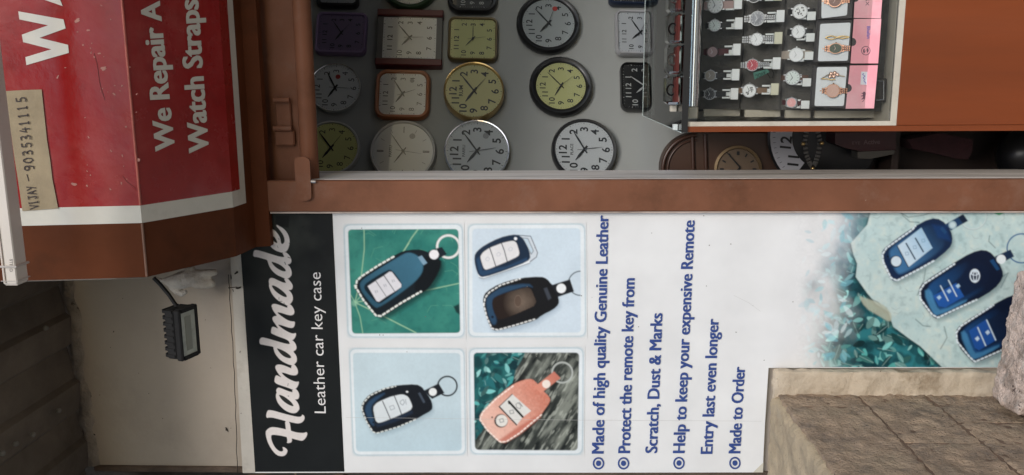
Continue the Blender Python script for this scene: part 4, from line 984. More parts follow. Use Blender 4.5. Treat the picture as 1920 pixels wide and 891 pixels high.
b = MB(); b.box((XL + .001, YC + .0185, 0), (XL + .013, 2.90, .985)); b.build("side_panel", m_cream, cnt)
b = MB(); b.box((XL + .0135, YC + .019, zw - .03), (XCR, 2.38, zw - .002)); b.build("case_floor", m_cream, cnt)
b = MB(); b.box((XL + .0135, 2.385, zw - .03), (XCR, 2.395, 1.0)); b.build("case_back", m_cream, cnt)
b = MB(); b.box((XL + .0135, 2.89, 0), (XCR, 2.90, .93)); b.build("rear_panel", m_dark, cnt)
b = MB(); b.box((XL, YC - .004, ZT - .008), (XCR, 2.915, ZT)); b.build("glass_top", m_gtop, cnt)
b = MB(); b.box((-.1215, YC + .004, zw), (XCR, YC + .008, 1.097)); b.build("front_glass", m_glass, cnt)
b = MB(); b.box((XL + .002, YC + .02, .987), (XL + .007, 2.89, ZT - .0085)); b.build("side_glass", m_gtop, cnt)
b = MB(); b.box((XL - .0012, 2.9155, ZT - .0085), (XCR, 2.9185, ZT + .0008)); b.box((XL - .0025, YC + .012, ZT - .0082), (XL - .0004, 2.915, ZT + .0005))
b.build("glass_edge", mat("green_glass_edge", (.72, .84, .80), .15, spec=.8), cnt)
b = MB(); b.box((XL - .001, YC - .0075, ZT - .013), (XCR, YC - .0045, ZT + .0015)); b.build("edge_trim", mat("black_trim", (.012, .012, .012), .4), cnt)
m_chrome = mat("chrome", (.78, .78, .77), .16, 1.0, rvar=.05, scale=12)
b = MB(); xt = float(onY(1298, 199, 2.15)[0]); zc = float(onY(1298, 199, 2.15)[2])
b.tube([(xt, 2.15, zc), (.4, 2.15, zc), (XCR - .02, 2.15, zc)], .0155, 20); b.build("chrome_rail", m_chrome, cnt, smooth=50)
b = MB(); b.box((xt - .031, 2.136, zc - .013), (xt - .0005, 2.168, zc + .013), bev=.003); b.build("rail_socket", m_cream, cnt)
for yy in (236, 241):
    b = MB(); pp = onY(1258 if yy == 236 else 1264, yy, 2.16); b.box((pp[0] - .004, 2.155, ZT + .0005), (pp[0] + .004, 2.172, ZT + .012), bev=.001); b.build("pale_block", mat("pale_finish", (.7, .75, .72), .3), cnt)  # two small pale blocks near the glass corner
b = MB(); q0, q1 = onY(1654, 152, 2.125), onY(1654, 187, 2.125)
b.box((q1[0] - .006, 2.13, q1[2] - .010), (q0[0] + .006, 2.14, q0[2] + .016), bev=.002); b.build("hasp_recess", mat("dark_recess", (.04, .035, .03), .7), cnt)
b = MB(); b.tube([q0 + [0, 0, .014], q0 + [0, -.008, 0], q1 + [0, -.008, 0], q1 + [0, 0, .014]], .0022, 8); b.build("hasp_loop", m_chrome, cnt)

# stepped boards inside
rs = thing("display_riser", "three stepped dark velvet boards inside the counter window", "display riser", (.2, 2.3, .62))
STEP = [(1316, 1394, 2.315), (1394, 1471, 2.265), (1471, 1528, 2.215), (1527, 1660, 2.20)]
xr0 = [205, 206, 207, 208]
for k, (xa, xb_, Yk) in enumerate(STEP):
    z1_, z0_ = float(onY(xa, 150, Yk)[2]), float(onY(xb_, 150, Yk)[2]); xl = float(onY(xa, xr0[k], Yk)[0])
    t = .016 if k < 3 else .045
    b = MB(); F0 = [(xl, Yk - t, z0_), (1.35, Yk - t, z0_), (1.35, Yk + t, z1_), (xl, Yk + t, z1_)]
    b.prism(F0, [(x, y + .010, z) for x, y, z in F0])
    if k < 3: b.box((xl, Yk + t + .0005, z1_ - .008), (1.35, Yk + .066, z1_ - .0005))
    b.build("velvet_board", m_velvet, rs)
b = MB()
for k, (xa, xb_, Yk) in enumerate(STEP):
    z0_ = float(onY(xb_, 150, Yk)[2]) + .004; xl = float(onY(xa, xr0[k], Yk)[0])
    b.box((-.1205, Yk - .004 + .012, z0_), (xl - .0005, Yk + .02, float(onY(xa, 150, Yk)[2]) - .010))
b.build("side_ledge", m_cream, rs)

# ------------------------------------------------------------------ watches on stands
m_steel = mat("polished_steel", (.40, .39, .38), .30, 1.0); m_rose = mat("rose_gold", (.50, .28, .19), .30, 1.0); m_gold = mat("gold_metal", (.66, .46, .20), .28, 1.0)
m_stand = mat("white_stand_plastic", (.80, .81, .79), .4, var=.04, scale=40); m_cardw = mat("white_card", (.85, .86, .85), .5); m_cardc = mat("cream_card", (.70, .67, .50), .5)
def tiltM(p, t, roll=0.0):
    M = Matrix(((1, 0, 0, p[0]), (0, cos(t), sin(t), p[1]), (0, -sin(t), cos(t), p[2]), (0, 0, 0, 1)))
    return M @ Matrix.Rotation(roll, 4, 'Y')
def ring_loop(r, y, n=28, rz=None): rz = rz or r; return [(r * sin(2*pi*k/n), y, rz * cos(2*pi*k/n)) for k in range(n)]
def make_watch(name, label, M, R, dial, case, strap, metal=False, w=None, up=.011, low=.026, group=None, oval=1.0, hand=(.05, .05, .05), marks=12, motif=None, lugs=True, case_sq=False):
    t = thing(name, label, "watch", M, group); w = w or R * 1.15; RZ = R * oval
    b = MB()
    if case_sq:
        b.box((-R * .98, -.003, -R * 1.12), (R * .98, .004, R * 1.12), bev=.003); b.rings([ring_loop(R, -.003, 28, RZ), ring_loop(R * .97, -.0048, 28, RZ * .97), ring_loop(R * .84, -.0048, 28, RZ * .84), ring_loop(R * .82, -.0032, 28, RZ * .82)], False, False)
    else:
        b.rings([ring_loop(R * .8, .004, 28, RZ * .8), ring_loop(R, .002, 28, RZ), ring_loop(R, -.0025, 28, RZ), ring_loop(R * .95, -.0045, 28, RZ * .95), ring_loop(R * .87, -.0045, 28, RZ * .87), ring_loop(R * .85, -.0030, 28, RZ * .85)], True, False)
    if lugs:
        for sx in (-1, 1):
            for sz in (-1, 1): b.box((sx * w * .5 - .0014, -.001, min(sz * RZ * .78, sz * RZ * 1.16)), (sx * w * .5 + .0014, .003, max(sz * RZ * .78, sz * RZ * 1.16)))
    b.build("watch_case", case, t, local=True, smooth=40)
    b = MB(); b.add(ring_loop(R * .86, -.0032, 28, RZ * .86), [list(range(28))]); b.build("dial", dial, t, local=True)
    mk = MB()
    for k in range(marks):
        a = 2 * pi * k / marks; c, s_ = cos(a), sin(a); L0, L1, hh = .64, .78, R * .028
        mk.add([(R*L0*s_ - hh*c, -.0036, RZ*L0*c + hh*s_), (R*L1*s_ - hh*c, -.0036, RZ*L1*c + hh*s_), (R*L1*s_ + hh*c, -.0036, RZ*L1*c - hh*s_), (R*L0*s_ + hh*c, -.0036, RZ*L0*c - hh*s_)], [[0, 1, 2, 3]])
    mh = mat("hand_%d_%d_%d" % tuple(int(255 * v) for v in hand), hand, .3)
    if marks: mk.build("hour_marks", mh, t, local=True)
    h = MB()
    for a, L_, hh in ((radians(305), .45, .05), (radians(62), .66, .035)):
        c, s_ = cos(a), sin(a); hh *= R
        h.add([(-hh*c, -.0039, hh*s_), (R*L_*s_ - hh*.4*c, -.0039, R*L_*c + hh*.4*s_), (R*L_*s_ + hh*.4*c, -.0039, R*L_*c - hh*.4*s_), (hh*c, -.0039, -hh*s_)], [[0, 1, 2, 3]])
    h.build("hands", mh, t, local=True)
    if motif:
        mm = MB()
        for k in range(9):
            a = rng.uniform(0, 2*pi); r_ = R * rng.uniform(.25, .62); c = np.array([r_*sin(a), 0, r_*cos(a)]); q = rng.uniform(.05, .11) * R
            mm.add([(c[0] + q*cos(u)*(1 + .5*(j % 2)), -.00345 - .00002*k, c[2] + q*sin(u)*(1 + .5*(j % 2))) for j, u in enumerate(np.linspace(0, 2*pi, 8, endpoint=False))], [list(range(8))])
        mm.build("printed_flowers", motif, t, local=True)
    b = MB(); b.tube([(R * .98, .0, 0), (R * 1.16, .0, 0)], .0016, 8); b.build("crown", case, t, local=True)
    for sgn, L_ in ((1, up), (-1, low)):
        b = MB(); z0 = RZ * .93
        if metal:
            n = max(2, int(L_ / .0045))
            for k in range(n):
                za, zb_ = z0 + L_ * k / n, z0 + L_ * (k + .86) / n; yb = .0015 + (.012 if sgn > 0 else .004) * (k / n) ** 2
                for x0, x1, dy in ((-w/2, -w/6 - .0003, 0), (-w/6, w/6, -.0008), (w/6 + .0003, w/2, 0)):
                    b.box((x0, yb + dy - .001, min(sgn*za, sgn*zb_)), (x1, yb + .002, max(sgn*za, sgn*zb_)), bev=.0008)
        else:
            n = 6; top = []; bot = []
            for k in range(n + 1):
                f = k / n; z = sgn * (z0 + L_ * f); yb = .0005 + (.014 if sgn > 0 else .005) * f * f; ww = w / 2 * (1 - .10 * f)
                top.append(((-ww, yb, z), (ww, yb, z))); bot.append(((-ww, yb + .0024, z), (ww, yb + .0024, z)))
            V = []; F = []
            for k in range(n + 1): V += [top[k][0], top[k][1], bot[k][1], bot[k][0]]
            for k in range(n):
                for j in range(4): F.append([4*k + j, 4*k + (j+1) % 4, 4*k + 4 + (j+1) % 4, 4*k + 4 + j])
            F += [[0, 1, 2, 3], [4*n + 3, 4*n + 2, 4*n + 1, 4*n]]
            b.add(V, F)
        b.build("strap", strap, t, local=True, smooth=40 if not metal else False)
    return t
def make_stand(label, M, w, dx, zl, cw, chh, card, tip=0.0):
    t = thing("watch_stand", label, "watch stand", M, "white stands under the watches")
    b = MB(); h = w / 2
    b.box((-h * .6, .0095, zl), (h * .6, .0112, .006)); b.box((-h - .0044 + dx * .6, .0080, zl + .0005), (h + .0044 + dx * .6, .0095, zl + .004))
    for s_ in (-1, 1): b.box((s_ * (h + .0022) - .0022 + dx * .6, .0005, zl + .002), (s_ * (h + .0022) + .0022 + dx * .6, .0074, zl + .022), bev=.0006)
    b.build("cuff", m_stand, t, local=True)
    b = MB(); b.box((dx - cw / 2, -.0060, zl - chh), (dx + cw / 2, -.0035, zl), Matrix.Rotation(tip, 4, 'Y'), bev=.0006); b.build("front_lip", card, t, local=True)
    return t
C_ = lambda n, c, r=.35: mat(n, c, r)
d_white = C_("white_dial", (.86, .86, .85)); d_pale = C_("pale_green_dial", (.74, .80, .76)); d_maroon = C_("dusty_pink_dial", (.36, .24, .24)); d_bs = C_("grey_brown_dial", (.30, .26, .22)); d_blk = C_("black_dial", (.03, .028, .028)); d_sil = mat("silver_sunburst_dial", (.34, .34, .36), .45, .0, var=.4, scale=90)
d_red = C_("crimson_dial", (.50, .06, .08)); d_pink = C_("pink_dial", (.88, .42, .40)); d_snow = C_("snow_dial", (.9, .9, .9))
s_pink = C_("blush_strap", (.52, .36, .34), .6); s_blk = C_("black_strap", (.02, .02, .02), .55); s_mar = C_("maroon_strap", (.085, .018, .022), .55); s_brn = C_("brown_strap", (.13, .07, .05), .6); s_tan = C_("taupe_strap", (.22, .14, .09), .6); s_bei = C_("beige_strap", (.42, .35, .29), .6)
c_gun = mat("gunmetal", (.05, .03, .03), .3, .8); motif = C_("grey_flower_print", (.18, .18, .17)); 
ROWY = [2.272, 2.222, 2.175]; TL_ = radians(17)
# label, px centre, px radius, dial, case, strap, metal, row, card centre, card, kwargs
WT = [
 ("large white dial watch on a blush pink strap at the top of the first row", (1341,10), 14.2, d_white, m_steel, s_pink, False, 0, (1381,8), m_cardw, {"w": .021}),
 ("pale green dial watch with thin black strap beside the blush pink one", (1340,48), 10.8, d_pale, m_steel, s_blk, False, 0, (1382,45.5), m_cardw, {}),
 ("dusty pink dial watch with dark case on a maroon strap", (1336,97.5), 10.3, d_maroon, c_gun, s_mar, False, 0, (1378.5,94), m_cardw, {"hand": (.8,.75,.72), "marks": 0, "w": .016}),
 ("small silver cased watch with grey brown dial on black strap", (1332,142), 10.2, d_bs, m_steel, s_blk, False, 0, (1376.5,140.5), m_cardw, {"marks": 0, "hand": (.75,.72,.68)}),
 ("small silver cased watch with black dial on black strap", (1331,176.5), 10.4, d_blk, m_steel, s_blk, False, 0, (1374.5,176), m_cardw, {"hand": (.7,.7,.68)}),
 ("steel bracelet watch cut off by the frame above the silver sunburst one", (1414,-6), 11, d_blk, m_steel, m_steel, True, 1, (1455,-8), m_cardc, {}),
 ("steel bracelet watch with a silver sunburst dial", (1420,35), 13.2, d_sil, m_steel, m_steel, True, 1, (1459.5,32), m_cardw, {"up": .016, "hand": (.8,.8,.8)}),
 ("steel bracelet watch with a bright white dial and cream stand", (1419,74), 11.6, d_snow, m_steel, m_steel, True, 1, (1456,72.5), m_cardc, {"up": .022, "hand": (.4,.4,.4)}),
 ("steel bracelet watch with a crimson red dial", (1411,122), 11.2, d_red, m_steel, m_steel, True, 1, (1452.5,119.5), m_cardw, {"up": .016, "hand": (.85,.7,.7), "w": .014}),
 ("white dial watch with grey flower print on a taupe strap", (1405,170), 12.6, d_white, m_steel, s_tan, False, 1, (1449,167.5), m_cardc, {"motif": motif, "marks": 0}),
 ("white dial watch with grey flower print on a dark strap", (1500,22), 13.2, d_white, m_steel, s_blk, False, 2, (1521,30), m_stand, {"motif": motif, "marks": 0, "low": .018}),
 ("plain white dial watch with dark strap and loose white stand", (1497,60), 12.0, d_snow, m_steel, s_blk, False, 2, (1519,70), m_stand, {"low": .018, "hand": (.35,.35,.35), "marks": 4}),
 ("bright white dial watch on a wide beige strap", (1493,103), 12.6, d_snow, m_stand, s_bei, False, 2, (1516,105), m_stand, {"w": .021, "up": .019, "low": .020, "hand": (.5,.5,.5), "marks": 0}),
 ("silver watch with pale green numeral dial on a brown strap", (1486,146), 13.3, d_pale, m_steel, s_brn, False, 2, (1512,154), m_stand, {"low": .020, "w": .014}),
 ("small steel watch with an oval pink dial on a maroon strap", (1484,192.5), 9.4, d_pink, m_steel, s_mar, False, 2, (1509,196), m_stand, {"case_sq": True, "marks": 0, "hand": (.95,.7,.7), "low": .018, "w": .013}),
]
for lab, c, r, dial, case, strap, metal, row, cc, card, kw in WT:
    Y = ROWY[row]; k = Y / 1600 * 1.02; p0 = onY(*c, Y); M = tiltM(p0, TL_)
    kw = dict(kw); kw.setdefault("w", .0165 if metal else .0150)
    make_watch("wrist_watch", lab, M, r * k, dial, case, strap, metal, group="watches on stands in the counter window", **kw)
    dz = (cc[0] - c[0]) * k; dx = (c[1] - cc[1]) * k
    big = row < 2
    make_stand(("cream" if card is m_cardc else "white") + " stand under the " + lab.split(" at the top")[0].split(" cut off")[0].split(" beside")[0], M, kw["w"], dx, -dz + (.010 if big else .012), (.0290 if big else .020), (.0190 if big else .020), card)
# small green paper tag hanging from the crimson watch
tg = thing("paper_tag", "small green paper tag with letters beside the crimson red watch", "tag", onY(1425, 141, 2.212))
tp = lambda x, y: onY(1300 + x / 8.1, 100 + y / 8.1, 2.205)
b = MB(); q = [tp(*v) for v in ((908,295),(1120,240),(1160,285),(932,402))]; b.prism(q, [v + np.array([0, .001, 0]) for v in q]); b.build("tag_paper", C_("green_tag", (.085, .22, .17), .7), tg)
b = MB(); text_px(b, "AVOC", (1300 + 1090/8.1, 100 + 258/8.1), (1300 + 940/8.1, 100 + 330/8.1), 8, (.25, .95), lambda x, y: onY(x, y, 2.2042), .02); b.build("tag_print", C_("tag_ink", (.02, .05, .04)), tg)
b = MB(); b.tube([tp(1120, 300), tp(1165, 375), tp(1205, 372), tp(1222, 300), tp(1190, 250)], .0008, 6); b.build("tag_loop", m_black, tg)

# ------------------------------------------------------------------ gift boxes with pink sleeves
m_pink = mat("pink_sleeve", (.84, .31, .36), .45, var=.10, scale=9, stain=[((.88, .56, .58), .6)], stain_scale=7, stain_lo=.45, stain_hi=.7)
m_tray = mat("black_tray_card", (.030, .024, .024), .6); m_cush = mat("white_cushion", (.85, .86, .87), .8, var=.03, scale=30, bump=.1, bscale=400)
def gift_box(lab, tray, cush, sleeve, notch, wc, wr, wlab, wdial, oval, prints):
    nrm = np.array([0, -cos(radians(24)), sin(radians(24))]); P0 = onY(1528, 150, 2.155)
    pl = lambda off: (lambda x, y: onPl(x, y, P0 + nrm * off, nrm))
    t = thing("gift_box", lab, "gift box", pl(0)(*np.mean(tray, 0)), "pink gift boxes in the counter window")
    def slab(nm, poly, o0, o1, m):
        b = MB(); F_ = [pl(o1)(*q) for q in poly]; b.prism(F_, [q - nrm * (o1 - o0) for q in F_]); return b.build(nm, m, t)
    slab("tray", tray, -.022, -.004, m_tray)
    # raised tray rim
    T_ = np.array(tray, float); c = T_.mean(0); b = MB(); Fo = [pl(0)(*q) for q in T_]; Fi = [pl(0)(*(c + (q - c) * [.955, .965])) for q in T_]
    lo = [q - nrm * .0042 for q in Fo]; li = [q - nrm * .0042 for q in Fi]; n = 4
    b.add(Fo + Fi + lo + li, [[k, (k+1) % n, n + (k+1) % n, n + k] for k in range(n)] + [[n + k, n + (k+1) % n, 3*n + (k+1) % n, 3*n + k] for k in range(n)] + [[k, 2*n + k, 2*n + (k+1) % n, (k+1) % n] for k in range(n)])
    b.build("tray_rim", m_tray, t)
    slab("cushion", [tuple(q) for q in rrect(*cush, 3.5)], -.0038, -.0012, m_cush)
    # sleeve with a thumb notch cut in its upper edge
    a_, bq = np.array(sleeve[0], float), np.array(sleeve[3], float); e = (bq - a_) / np.linalg.norm(bq - a_)
    s0 = (np.array(notch) - a_) @ e; r = 7.8; nn = np.array([-e[1], e[0]]); nn = nn if nn[0] > 0 else -nn
    poly = [sleeve[0], sleeve[1], sleeve[2], sleeve[3]] + [tuple(a_ + e * (s0 + r * cos(u)) + nn * r * sin(u)) for u in np.linspace(0, pi, 13)]
    slab("sleeve", poly, .0006, .0030, m_pink)
    S_ = [pl(.0005)(*q) for q in sleeve]; b = MB(); b.prism([q for q in S_], [q - nrm * .026 for q in S_]); b.build("sleeve_back", m_tray, t)
    prints(t, pl(.0036))
    # the watch lying on the cushion
    pw = pl(.004)(*wc); t_ = radians(24)
    make_watch("bracelet_watch", wlab, tiltM(pw, t_), wr * 2.15 / 1600, wdial, m_rose, m_rose, True, .0135, up=.017, low=.018, oval=oval, hand=(.75, .5, .4), marks=0, group="watches in the pink gift boxes")
    return t, pl
m_pr = C_("violet_print", (.10, .08, .42)); m_prk = C_("dark_print", (.10, .02, .05)); m_lab = C_("white_sticker", (.72, .70, .74))
def pr3(t, pj):
    b = MB(); b.sheet([pj(*v) for v in ((1614.9, 134.2), (1626.2, 134.8), (1625, 159.2), (1613.3, 158.8))]); b.build("sleeve_sticker", m_lab, t)
    pj2 = lambda x, y: pj(x, y) + np.array([0, -.0006, .0002])
    b = MB(); L_ = [(1620,138),(1617,139.5),(1619,141),(1622,143),(1618,146),(1621,148.5),(1619.5,152),(1624,156.5)]
    for k in range(len(L_) - 1):
        d = np.array(L_[k+1]) - np.array(L_[k]); n = np.array([-d[1], d[0]]) / np.linalg.norm(d) * .55; off = np.array([0, -.0001 * k, 0])
        b.sheet([pj2(*(np.array(L_[k]) - n)) + off, pj2(*(np.array(L_[k+1]) - n)) + off, pj2(*(np.array(L_[k+1]) + n)) + off, pj2(*(np.array(L_[k]) + n)) + off])
    b.build("sticker_print", m_pr, t)
    b = MB(); z_ = lambda v: [(1460 + x / 6.855, 110 + y / 6.855) for x, y in v]
    b.sheet([pj(*v) for v in z_([(1090,425),(1112,428),(1120,450),(1112,480),(1108,515),(1100,530),(1092,528),(1090,515),(1070,528),(1062,520),(1082,505),(1086,485),(1062,488),(1060,478),(1080,472),(1084,455),(1064,452),(1066,444),(1084,440)])])
    b.sheet([pj(*v) for v in z_([(1096,531),(1092,545),(1080,556),(1070,552),(1070,547),(1080,549),(1087,541),(1090,531)])])
    b.build("animal_mark", m_prk, t)
def pr2(t, pj):
    b = MB(); text_px(b, "Bhafan", (1625.5, 49.5), (1625.5, 72.5), 6.2, (1, 0), pj, .02); b.build("sleeve_lettering", m_pr, t)
    b = MB(); c = (1623.4, 95.2); n = 24
    for r0, r1 in ((7.4, 8.6),):
        o_ = [pj(c[0] + r1 * cos(u), c[1] + r1 * sin(u)) for u in np.linspace(0, 2*pi, n, endpoint=False)]; i_ = [pj(c[0] + r0 * cos(u), c[1] + r0 * sin(u)) for u in np.linspace(0, 2*pi, n, endpoint=False)]
        b.add(o_ + i_, [[k, (k+1) % n, n + (k+1) % n, n + k] for k in range(n)])
    for s_ in (-1, 1): b.sheet([pj(c[0] + s_ * (2.2 + 3.0 * sin(u)) * 1.0, c[1] - s_ * .5 + 5.2 * cos(u) * .8) for u in np.linspace(0, pi, 9)])
    for s_ in (-.6, .6): b.sheet([pj(c[0] - 4 + dx_, c[1] + 4 * 1 + s_ - (dx_) * 1.0 + e_) for dx_, e_ in ((0, 0), (8, 0), (8, .5), (0, .5))])
    b.build("round_emblem", m_prk, t)
def pr1(t, pj):
    b = MB(); text_px(b, "LOGX", (1623, -21), (1623, 11), 6.5, (1, 0), pj, .0); b.build("sleeve_lettering", m_prk, t)
d_salm = C_("salmon_dial", (.70, .42, .33)); d_grn = C_("dark_green_dial", (.045, .065, .03)); d_cho = C_("chocolate_dial", (.22, .09, .06))
g1, pl1 = gift_box("pink gift box cut by the frame holding the chocolate dial watch", [(1532,36),(1534,-22),(1600,-24),(1597.5,34)], [(1540,34.5),(1541,-20),(1591,-20),(1588,29)], [(1604,-26),(1656,-26),(1651.5,34.5),(1600.7,33.7)], (1601, -4), (1566,1), 12.2, "rose gold bracelet watch with a chocolate brown dial", d_cho, 1.0, pr1)
g2, pl2 = gift_box("pink gift box with violet lettering and a round emblem", [(1524.6,116.5),(1531,39),(1597.5,38),(1593,117.5)], [(1533.4,115),(1538,45),(1595,42.5),(1589.5,114)], [(1601,35.7),(1652.5,35.3),(1646.5,119),(1594.6,119)], (1599,79), (1567,91), 9.6, "rose gold bracelet watch with an oval dark green dial", d_grn, 1.28, pr2)
g3, pl3 = gift_box("pink gift box with a white sticker and a dark animal mark", [(1517.6,200),(1523,124),(1591.5,123.5),(1586,203.5)], [(1527,199),(1532,126),(1588.5,125.5),(1582,199)], [(1593.5,123),(1646,122.4),(1638.7,203.4),(1585.5,204)], (1590.5,165.4), (1561.8,170.5), 12.4, "rose gold bracelet watch with a round salmon dial", d_salm, 1.0, pr3)
br = thing("bangle", "thin gold twisted bangle above the green dial watch", "bangle", pl2(.003)(1570, 70), "gold bracelets in the gift boxes")
b = MB()
for ph in (0, pi): b.tube([pl2(.004)(1547.5 + 45 * t, 71 - 1.5 * t + 3.6 * sin(pi * 2.0 * t + ph) * (1 - .55 * t)) for t in np.linspace(0, 1, 24)], .0013, 8)
b.build("twisted_wire", m_gold, br, smooth=60)
br = thing("chain_bracelet", "gold chain bracelet with flower links above the salmon dial watch", "bracelet", pl3(.003)(1562, 143), "gold bracelets in the gift boxes")
b = MB(); b.tube([pl3(.004)(*v) for v in ((1539,148.5),(1545,145),(1550,141.5),(1556,139),(1566,138),(1574,142),(1584,143.5))], .0009, 6); b.tube([pl3(.004)(*v) for v in ((1541,148),(1550,148),(1558,150),(1566,149))], .0013, 6); b.build("chain", m_gold, br, smooth=60)
b = MB()
for (x, y) in ((1558,138),(1565,136.5),(1570,140),(1563,143.5),(1556,143.5)): b.rings([[pl3(.0045)(x + 3.4 * cos(u), y + 3.4 * sin(u)) for u in np.linspace(0, 2*pi, 12, endpoint=False)], [pl3(.0062)(x + 1.8 * cos(u), y + 1.8 * sin(u)) for u in np.linspace(0, 2*pi, 12, endpoint=False)]], False, True)
b.build("flower_link", mat("pale_rose_metal", (.72, .50, .40), .3, .9), br)

# clear boxes standing on the glass top
m_clear = glass_mat("clear_plastic", (.86, .88, .87), 1.3, .06); m_redlin = C_("red_lining", (.24, .040, .030), .6)
for i, (y0, y1, lab) in enumerate(((141, 196, "clear plastic watch box with red base at the left end on the glass"), (85, 139.5, "clear plastic watch box with red base second from the left on the glass"), (28, 83.5, "clear plastic watch box with red base third from the left on the glass"), (-29, 26.5, "clear plastic watch box with red base cut by the frame on the glass"))):
    xa, xb_ = float(onZ(1272, y1, ZT)[0]), float(onZ(1272, y0, ZT)[0]); ya = 2.125
    t = thing("clear_box", lab, "watch box", ((xa + xb_) / 2, ya + .03, ZT + .001), "clear boxes on the glass top")
    b = MB(); b.box((xa + .001, ya, ZT + .001), (xb_ - .001, ya + .06, ZT + .036), bev=.006); b.build("clear_shell", m_clear, t)
    b = MB(); b.box((xa + .004, ya + .003, ZT + .0025), (xb_ - .004, ya + .057, ZT + .013), bev=.002); b.build("red_base", m_redlin, t)
    b = MB(); cx = (xa + xb_) / 2; b.tube([(cx + .013 * sin(u), ya + .03 + .002 * cos(u * 3), ZT + .020 + .010 * cos(u)) for u in np.linspace(0, 2*pi, 17)], .0022, 6); b.build("boxed_watch", m_steel if i % 2 else m_black, t)
b = MB(); pz = onZ(1270, 204, ZT); b.box((pz[0] - .008, pz[1], ZT + .0005), (pz[0] + .009, pz[1] + .02, ZT + .017), bev=.002)
tag(b.build("eraser_block", m_cream), "small off-white block beside the leftmost clear box", "block")
# ------------------------------------------------------------------ wall clocks
m_cglass = glass_mat("clock_glass", (.95, .97, .97), .8)
def rr_loop(W, H, rc, y, n=10):
    rc = max(1e-4, min(rc, W, H)); out = []
    for cx, cz, a0 in ((W - rc, H - rc, 0), (-(W - rc), H - rc, pi / 2), (-(W - rc), -(H - rc), pi), (W - rc, -(H - rc), 1.5 * pi)):
        for k in range(n): a = a0 + (pi / 2) * k / (n - 1); out.append((cx + rc * cos(a), y, cz + rc * sin(a)))
    return out
def wall_clock(lab, x0, x1, y0, y1, shape, rim, dial, ink_, rimw=.12, rc=.3, hands=(304, 56, 150), nums="all", T=.035, hand_m=None, brand=None, sticker=None, offset=.012, numsize=.245, hand_w=1.0, wood=False, lean=4):
    cx, cy = (x0 + x1) / 2, (y0 + y1) / 2
    pf = W0 + WN * .045
    c = onPl(cx, cy, pf, WN); H = abs(onPl(x0, cy, pf, WN)[2] - onPl(x1, cy, pf, WN)[2]) / 2
    W = np.linalg.norm(onPl(cx, y0, pf, WN) - onPl(cx, y1, pf, WN)) / 2
    if shape == 'round': W = H = (W + H) / 2; rcr = H
    else: rcr = rc * min(W, H)
    c = c - WN * .043; R = min(W, H); rw = rimw * R
    M = Matrix(((uw[0], -WN[0], 0, c[0]), (uw[1], -WN[1], 0, c[1]), (0, 0, 1, c[2]), (0, 0, 0, 1))) @ Matrix.Rotation(radians(lean), 4, 'X')
    t = thing("wall_clock", lab, "wall clock", M, "wall clocks hanging inside the shop")
    b = MB(); L = lambda ins, y: rr_loop(W - ins, H - ins, rcr - ins * (1 if shape == 'round' else .8), y)
    if wood:
        for s_ in (-1, 1):
            b = MB(); b.box((min(s_ * W, s_ * (W - rw)), -T - .006, -H), (max(s_ * W, s_ * (W - rw)), 0, H), bev=.003); b.build("wooden_bar", rim, t, local=True)
        b = MB(); b.box((-W + rw + .0005, -T * .9, -H * .97), (W - rw - .0005, -.001, H * .97)); b.build("clock_body", mat("dark_grey_case", (.09, .09, .09), .3), t, local=True)
        DY = -T * .9 - .0006; DW, DH = W - rw * 1.15, H * .80
    else:
        b.rings([L(R * .03, 0), L(0, -T * .25), L(0, -T * .75), L(rw * .3, -T), L(rw * .75, -T * .97), L(rw, -T * .74)], True, False)
        b.build("clock_rim", rim, t, local=True, smooth=50); DY = -T * .75; DW, DH = W - rw * .99, H - rw * .99
    b = MB(); b.add(rr_loop(DW, DH, (rcr - rw) if not wood else .003, DY), [list(range(40))]); b.build("dial", dial, t, local=True)
    r_in = min(DW, DH)
    def pos(a, f):
        s_, k = sin(a), cos(a)
        if shape == 'round': return r_in * f * s_, r_in * f * k
        m = max(abs(s_) / DW, abs(k) / DH); q = f / m; return s_ * q, k * q
    nm = MB()
    for h in range(1, 13):
        a = 2 * pi * h / 12
        if nums == "all":
            V, F = text_data(str(h), offset); lo, hi = V.min(0), V.max(0); sc_ = numsize * r_in / .73
            x, z = pos(a, .74)
            nm.add([(x + (v[0] - (lo[0] + hi[0]) / 2) * sc_, DY - .0008, z + (v[1] - (lo[1] + hi[1]) / 2) * sc_) for v in V], F)
        elif nums == "bars":
            L0, L1, hh = (.66, .88, .012 * r_in) if h % 3 == 0 else (.74, .88, .005 * r_in)
            for dd in ((-.02, .02) if h % 6 == 0 else (0,)):
                s_, k = sin(a), cos(a); ox, oz = dd * r_in * k, -dd * r_in * s_
                nm.add([(r_in*L0*s_ - hh*k + ox, DY - .0008, r_in*L0*k + hh*s_ + oz), (r_in*L1*s_ - hh*k + ox, DY - .0008, r_in*L1*k + hh*s_ + oz), (r_in*L1*s_ + hh*k + ox, DY - .0008, r_in*L1*k - hh*s_ + oz), (r_in*L0*s_ + hh*k + ox, DY - .0008, r_in*L0*k - hh*s_ + oz)], [[0, 1, 2, 3]])
    nm.build("numerals", ink_, t, local=True)
    if nums == "all":
        tk = MB()
        for h in range(60):
            a = 2 * pi * h / 60; x, z = pos(a, .93); x2, z2 = pos(a, .96 if h % 5 else .985); d = np.array([x2 - x, z2 - z]); n = np.array([-d[1], d[0]]) / (np.linalg.norm(d) + 1e-9) * (.0004 if h % 5 else .0009)
            tk.add([(x - n[0], DY - .0007, z - n[1]), (x2 - n[0], DY - .0007, z2 - n[1]), (x2 + n[0], DY - .0007, z2 + n[1]), (x + n[0], DY - .0007, z + n[1])], [[0, 1, 2, 3]])
        tk.build("minute_marks", ink_, t, local=True)
